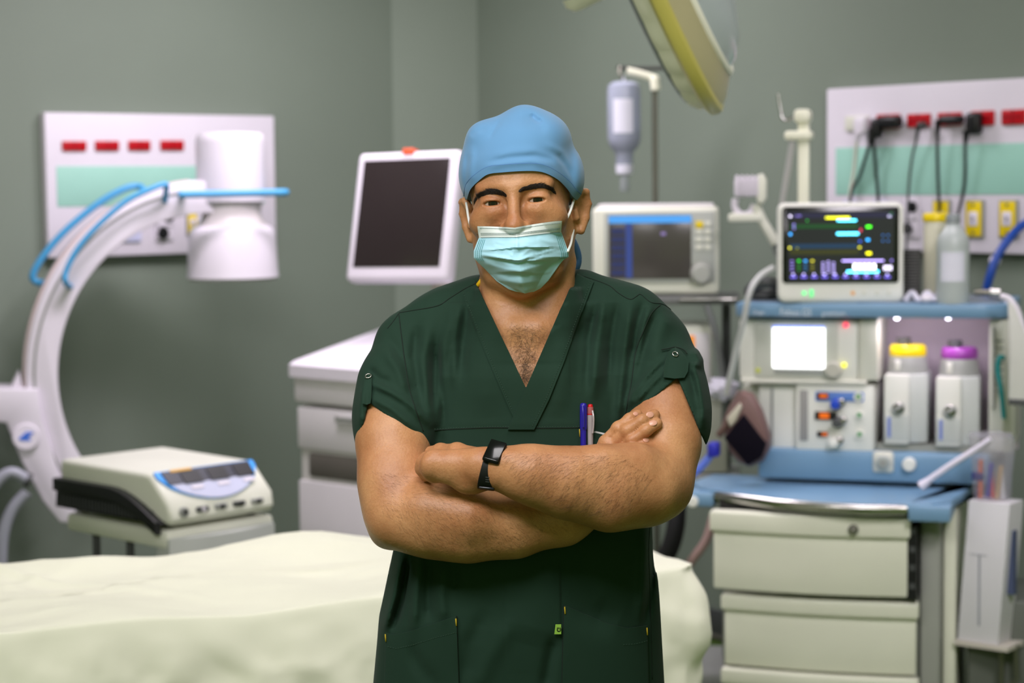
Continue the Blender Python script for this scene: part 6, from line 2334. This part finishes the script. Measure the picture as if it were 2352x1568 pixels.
# keep what lies above the edge; a hollow leaves only the cloth around the brow
CAPUN = Field(cap_f.xs, cap_f.ys, cap_f.zs)
CAPUN.F = cap_f.F.copy()
lo_, hi_ = HC - .14, HC + .18
cap_f.op(lo_, hi_, below_edge(), .001, 'sub')
be = below_edge()
V, Q = cap_f.mesh()
capo = np_mesh('surgical_cap', V, Q, M_cap, man, PO, 1)
capo['label'] = 'light blue cloth surgical cap'
E2 = EDGE0[2:-1]
inset = np.array([(0, -15)] * len(E2), float)
inset[0] = (-6, -12)
inset[1] = (-8, -13)
inset[2] = (-6, -14)
inset[-1] = (9, -12)
inset[-2] = (8, -13)
inset[-3] = (6, -14)
_d = np.r_[0, np.cumsum(np.hypot(*np.diff(E2, axis=0).T))]
_q = np.linspace(0, _d[-1], 90)


def _spl(A):
    k = len(A)
    out = []
    for q_ in _q:
        i_ = min(int(np.searchsorted(_d, q_, 'right') - 1), k - 2)
        t_ = (q_ - _d[i_]) / (_d[i_ + 1] - _d[i_])
        p0, p1, p2, p3 = A[max(i_ - 1, 0)], A[i_], A[i_ + 1], A[min(i_ + 2, k - 1)]
        out.append(.5 * (2 * p1 + (p2 - p0) * t_ + (2 * p0 - 5 * p1 + 4 * p2 - p3) * t_ ** 2 + (3 * p1 - p0 - 3 * p2 + p3) * t_ ** 3))
    return np.array(out)


_a, _b = _spl(E2), _spl(E2 + inset)
E2, inset = _a, _b - _a
drape('cap_band', lerp_rows(E2 + inset, E2 + np.array((0, 2.0)), 6), M_cap, capo, .0004, .0016, field=CAPUN, y=(2.80, 3.0), n=120)
dtube('band_seam', E2 + inset, .0008, mat('cap_seam', (70, 110, 160), .8), capo, .0006, field=CAPUN, n=90, y=(2.8, 3.0))
q = [P(1304, 545, 3.03), P(1318, 566, 3.05), P(1327, 590, 3.06), P(1325, 612, 3.06), P(1312, 634, 3.06)]
kid('cap_tie', MB().tube([tuple(x) for x in q], lambda t: .012 - .004 * t, 10, flat=.5), mat('cap_tie_blue', (70, 112, 160), .8), capo, 180)

# ================================================================== face mask
M_mask = cloth_mat('mask_aqua', (184, 234, 252), .75, .2, 1500, .06)
M_maskw = mat('mask_white', (232, 240, 236), .75, vary=.02)
NU, NV = 84, 72
Lp = np.array([(1096, 519), (1098, 533), (1100, 545), (1094, 560), (1088, 576), (1088, 592), (1098, 603), (1113, 617), (1140, 645), (1168, 664), (1186, 670)], float)
Rp = np.array([(1291, 507), (1290, 522), (1289, 532), (1298, 556), (1306, 580), (1306, 590), (1294, 597), (1285, 608), (1260, 644), (1242, 662), (1226, 670)], float)
sv = np.array([0, .09, .16, .27, .38, .46, .53, .61, .80, .94, 1.0])
CREASES = [(((1110, 585), (1150, 592), (1190, 598), (1225, 588), (1290, 566)), 4, -.0022), (((1115, 592), (1160, 600), (1190, 606), (1240, 588)), 4, .0022),
           (((1120, 606), (1160, 618), (1196, 622), (1250, 606), (1288, 596)), 5, -.0022), (((1130, 622), (1170, 634), (1205, 634), (1250, 620)), 5, .0018),
           (((1186, 560), (1180, 575), (1176, 586)), 4, -.0016), (((1200, 585), (1216, 572), (1240, 566)), 4, -.0016), (((1206, 600), (1218, 590), (1232, 586)), 3, .0016),
           (((1140, 560), (1165, 570), (1180, 582)), 4, .0012), (((1240, 548), (1262, 556), (1285, 556)), 5, -.0014), (((1150, 640), (1190, 652), (1230, 646)), 6, -.0014)]
rows = []
for iv_ in range(NV + 1):
    t = iv_ / NV
    L_ = np.array([np.interp(t, sv, Lp[:, 0]), np.interp(t, sv, Lp[:, 1])])
    R_ = np.array([np.interp(t, sv, Rp[:, 0]), np.interp(t, sv, Rp[:, 1])])
    dip = np.interp(t, [0, .1, .2, .35, .6, 1], [9, 6, 4, 0, 2, 4])
    row = []
    for iu in range(NU + 1):
        s_ = iu / NU
        c = L_ + (R_ - L_) * s_
        m_ = np.interp(t, [0, 1], [.44, .5])
        w_ = max(0, 1 - abs(s_ - m_) / .5)
        row.append((c[0], c[1] + dip * w_ ** 1.4))
    rows.append(row)
G = np.array(rows)
hitp, ok = body.hit(G.reshape(-1, 2), 2.74, 3.02, .0015)
hd_ = hitp.reshape(NV + 1, NU + 1, 3)[:, :, 1]
pts = np.zeros((NV + 1, NU + 1, 3))
for iv_ in range(NV + 1):
    t = iv_ / NV
    mid = np.interp(t, [0, .10, .25, .45, .65, .82, 1], [2.8475, 2.8395, 2.833, 2.832, 2.840, 2.852, 2.870])
    edge = np.interp(t, [0, .2, .5, .7, 1], [2.890, 2.893, 2.898, 2.905, 2.892])
    for iu in range(NU + 1):
        s_ = iu / NU
        a = abs(s_ - .47) / .5
        prof_ = mid + (edge - mid) * min(1.1, a) ** 1.75
        prof_ = min(prof_, hd_[iv_, iu] - .0012)
        ins = max(0, 1 - (abs(s_ - .5) / .46) ** 4)
        # pleats: each a step that rises and folds under
        pl_ = 0
        for (c0, slope, wd, am_) in ((.33, -.035, .13, .0050), (.50, .06, .14, .0055), (.68, .02, .16, .0035)):
            ph_c = (t - (c0 + slope * (s_ - .5) * 2 + .012 * math.sin(s_ * 9 + c0 * 20))) / wd
            if -1 < ph_c <= 0:
                pl_ += am_ * (1 + ph_c) ** 1.3
            elif 0 < ph_c < .12:
                pl_ += am_ * (1 - ph_c / .12)
        cr_ = .0006 * math.sin(s_ * 13 + t * 11) * math.sin(t * 17 - s_ * 6) + .0004 * math.sin(s_ * 29 - t * 14 + 3 * math.sin(t * 9))
        ridge = .0022 * math.exp(-((s_ - .46) / .02) ** 2) * (t < .38) * (t > .12)
        for (cl, wd_, am_) in CREASES:
            q_ = min(math.hypot(G[iv_, iu, 0] - (x1 + (x2 - x1) * k_ / 8), (G[iv_, iu, 1] - (y1 + (y2 - y1) * k_ / 8))) for (x1, y1), (x2, y2) in zip(cl[:-1], cl[1:]) for k_ in range(9))
            if q_ < 3 * wd_:
                cr_ += am_ * math.exp(-(q_ / wd_) ** 2) / max(.2, ins) 
        pts[iv_, iu] = at(G[iv_, iu, 0], G[iv_, iu, 1], prof_ - ins * (pl_ + ridge) + cr_ * min(1, t * 5) * ins)


def sheet_part(name, P3, m, parent, th=.0011, off=0.0):
    k, n = P3.shape[:2]
    A = P3.reshape(-1, 3) + np.array((0, -off, 0))
    B = A + np.array((0, th, 0))
    N = k * n
    F_ = []
    for i in range(k - 1):
        for j in range(n - 1):
            a, b, c, d = i * n + j, i * n + j + 1, (i + 1) * n + j + 1, (i + 1) * n + j
            F_ += [(a, b, c, d), (N + a, N + d, N + c, N + b)]
    for j in range(n - 1):
        q = (k - 1) * n
        F_ += [(j + 1, j, N + j, N + j + 1), (q + j, q + j + 1, N + q + j + 1, N + q + j)]
    for i in range(k - 1):
        e = i * n + n - 1
        F_ += [(i * n, (i + 1) * n, N + (i + 1) * n, N + i * n), (e + n, e, N + e, N + e + n)]
    return kid(name, MB().add([tuple(x) for x in A] + [tuple(x) for x in B], F_), m, parent, 60)


mask = sheet_part('face_mask', pts, M_mask, man)
mask['label'] = 'pale aqua pleated face mask'
ib_ = int(NV * .175)
sheet_part('nose_strip', pts[:ib_ + 1], M_maskw, mask, .001, .0007)
M_dot = mat('mask_dots', (96, 124, 128), .8)
mb = MB()


def mpt(t, s_, off=.0016):
    f = t * NV
    i = min(int(f), NV - 1)
    g_ = s_ * NU
    j = min(int(g_), NU - 1)
    a, b = f - i, g_ - j
    p = pts[i, j] * (1 - a) * (1 - b) + pts[i + 1, j] * a * (1 - b) + pts[i, j + 1] * (1 - a) * b + pts[i + 1, j + 1] * a * b
    return p + np.array((0, -off, 0))


for t in (.030, .105, .125, .165):
    for k in range(60):
        s_ = .03 + .94 * k / 59
        a, b = mpt(t, s_), mpt(t, min(1, s_ + .009))
        mb.tube([tuple(a), tuple(b)], .00038, 4, smooth=False)
o = kid('dotted_line', mb, M_dot, mask, 180)
o['kind'] = 'stuff'
mb = MB()
for side in (0, 1):
    for cc in range(4):
        for k in range(26):
            t = .20 + .30 * k / 25
            s_ = .018 + cc * .020
            s_ = s_ if side == 0 else 1 - s_
            a = mpt(t, s_, .0008)
            b = mpt(t, s_ + .006, .0008)
            mb.tube([tuple(a), tuple(b)], .0004, 4, smooth=False)
o = kid('edge_embossing', mb, mat('mask_edge_dots', (120, 186, 192), .8), mask, 180)
o['kind'] = 'stuff'
loops = ([P(1099, 534, 2.892), P(1090, 529, 2.897), P(1081, 518, 2.905), P(1076, 500, 2.925), P(1073, 480, 2.945), P(1071, 466, 2.962)],
         [P(1288, 520, 2.890), P(1298, 508, 2.897), P(1308, 490, 2.915), P(1315, 470, 2.935), P(1320, 452, 2.955)],
         [P(1304, 578, 2.897), P(1311, 560, 2.915), P(1315, 540, 2.94), P(1317, 528, 2.95)])
for q in loops:
    kid('ear_loop', MB().tube([tuple(x) for x in q], .0019, 8), mat('loop_white', (236, 238, 232), .8), mask, 180)

# ================================================================== watch and pens
wc = Vector(P(1126, 1075, 2.754))
wax = (Vector(P(1165, 1079, 2.752)) - Vector(P(1090, 1071, 2.757))).normalized()
e1 = Vector((0, 0, 1))
e1 = (e1 - wax * e1.dot(wax)).normalized()
e2 = e1.cross(wax).normalized()
if e2.y > 0:
    e2 = -e2                                    # e2 towards the lens
wt_ = thing('wristwatch', 'black rectangular smart watch with a rubber strap on the crossed wrist', 'watch', tuple(wc))
M_strap = mat('strap_black', (16, 17, 18), .55)
M_wcase = mat('watch_case', (40, 42, 44), .25, metal=.7)
vs_, fs_ = [], []
NS = 60
for i in range(NS):
    a = 2 * math.pi * i / NS
    sk = wax * (.0045 * math.cos(a))
    for (dr, dw) in ((.0, -.0108), (.0024, -.0102), (.0024, .0102), (.0, .0108)):
        ra, rb = .0282 + dr, .0226 + dr
        vs_.append(e1 * (ra * math.cos(a)) + e2 * (rb * math.sin(a)) + wax * dw + sk)
for i in range(NS):
    for k in range(4):
        fs_.append((i * 4 + k, ((i + 1) % NS) * 4 + k, ((i + 1) % NS) * 4 + (k + 1) % 4, i * 4 + (k + 1) % 4))
MB().add(vs_, fs_).build('strap', M_strap, wt_, 30)
A_w = RAD(38)                                   # where the case sits on the wrist: 0 = top, 90 = front
cn = (e1 * (math.cos(A_w) / .0282) + e2 * (math.sin(A_w) / .0226)).normalized()
cp_ = e1 * (.0282 * math.cos(A_w)) + e2 * (.0226 * math.sin(A_w)) + cn * .0045 + wax * .006
ct = wax.cross(cn).normalized()
if ct.dot(e1) < 0:
    ct = -ct
MW = Matrix((wax, ct, cn)).transposed().to_4x4()
MW = Matrix.Translation(cp_) @ MW @ Matrix.Rotation(RAD(-12), 4, 'Z')
MB().box(-.0125, -.0185, -.0045, .0125, .0185, .0045, .0035, 3, MW).build('watch_case', M_wcase, wt_)
MB().box(-.0112, -.0172, .004, .0112, .0172, .0054, .0012, 2, MW).build('watch_glass', mat('watch_glass', (6, 8, 9), .16, coat=.2), wt_)
ba_ = RAD(150)
bq = e1 * (.031 * math.cos(ba_)) + e2 * (.0255 * math.sin(ba_))
MB().box(-.0115, -.004, -.0018, .0098, .004, .0018, .001, 2, Matrix.Translation(bq) @ Matrix((wax, wax.cross(bq.normalized()), bq.normalized())).transposed().to_4x4()).build('buckle', M_wcase, wt_)
for k in range(3):
    aa = RAD(108 + k * 7)
    q = e1 * (.0307 * math.cos(aa)) + e2 * (.0251 * math.sin(aa))
    n_ = q.normalized()
    MB().box(-.0028, -.0007, -.0004, .0028, .0007, .0004, 0, 1, Matrix.Translation(q) @ Matrix((wax, wax.cross(n_), n_)).transposed().to_4x4()).build('strap_hole', M_greyd, wt_)

q, ok = UNCUT.hit([(1340, 985), (1340, 925), (1356, 990), (1356, 930), (1385, 998)], 2.8, 3.05, .005)
pa, pb_ = Vector(q[0]), Vector(q[1])


def penlike(name, label, base, topp, parts):
    t = thing(name, label, 'pen', tuple(base), 0, None)
    d = (topp - base)
    L = d.length
    d.normalize()
    for (nm, prof, m) in parts:
        MB().lathe([(r, z * L) for r, z in prof], (0, 0, 0), d, 18).build(nm, m, t, 60)
    return t, d, L


M_penb = mat('pen_blue', (38, 30, 150), .3)
t, d, L = penlike('blue_pen', 'blue capped pen clipped in the breast pocket of the green top', pa + Vector((0, -.001, 0)), pb_ + Vector((0, -.001, 0)),
                  [('barrel', [(.0042, -1.2), (.0044, .0), (.0046, .05), (.0047, .5)], M_penb), ('cap', [(.0050, -.02), (.0053, .1), (.0053, .85), (.0046, .97), (.002, 1.0)], M_penb)])
MB().tube([d * (L * .9) + Vector((-.001, -.005, 0)), d * (L * .6) + Vector((-.0005, -.0085, 0)), d * (L * .1) + Vector((-.0005, -.0075, 0))], .0018, 8).build('clip', M_penb, t)
pa, pb_ = Vector(q[2]), Vector(q[3])
M_clear = mat('pen_clear', (206, 196, 196), .2, trans=.4)
M_penr = mat('pen_red', (206, 20, 26), .35)
t, d, L = penlike('red_pen', 'clear pen with a red push button beside the blue pen', pa + Vector((0, -.001, 0)), pb_ + Vector((0, -.001, 0)),
                  [('barrel', [(.0036, -1.2), (.0044, .0), (.0046, .3), (.0046, .72), (.0044, .74)], M_clear), ('red_collar', [(.0047, .66), (.0049, .68), (.0046, .92), (.003, .94)], mat('pen_collar', (190, 110, 110), .3, trans=.2)),
                   ('push_button', [(.0036, .92), (.0036, .99), (.0028, 1.03), (.001, 1.04)], M_penr), ('refill', [(.0018, .62), (.0048, .63), (.0048, .69), (.0018, .70)], M_penr)])
MB().tube([d * (L * .8) + Vector((.003, -.004, 0)), d * (L * .55) + Vector((.0042, -.0075, 0)), d * (L * .2) + Vector((.004, -.007, 0)), d * (-L * .05) + Vector((.003, -.006, 0))], .0014, 8).build('clip', M_clear, t)
c = Vector(q[4])
nt_ = tag(MB().prism([(-.014, .004), (-.010, .0050), (.02, -.002), (.02, -.0095), (.002, -.006)], -.0004, .0004, 'y').build('folded_note', mat('note_paper', (222, 222, 220), .7), None, loc=tuple(c + Vector((0, .0015, 0)))), 'white folded paper peeking out of the breast pocket', 'paper')
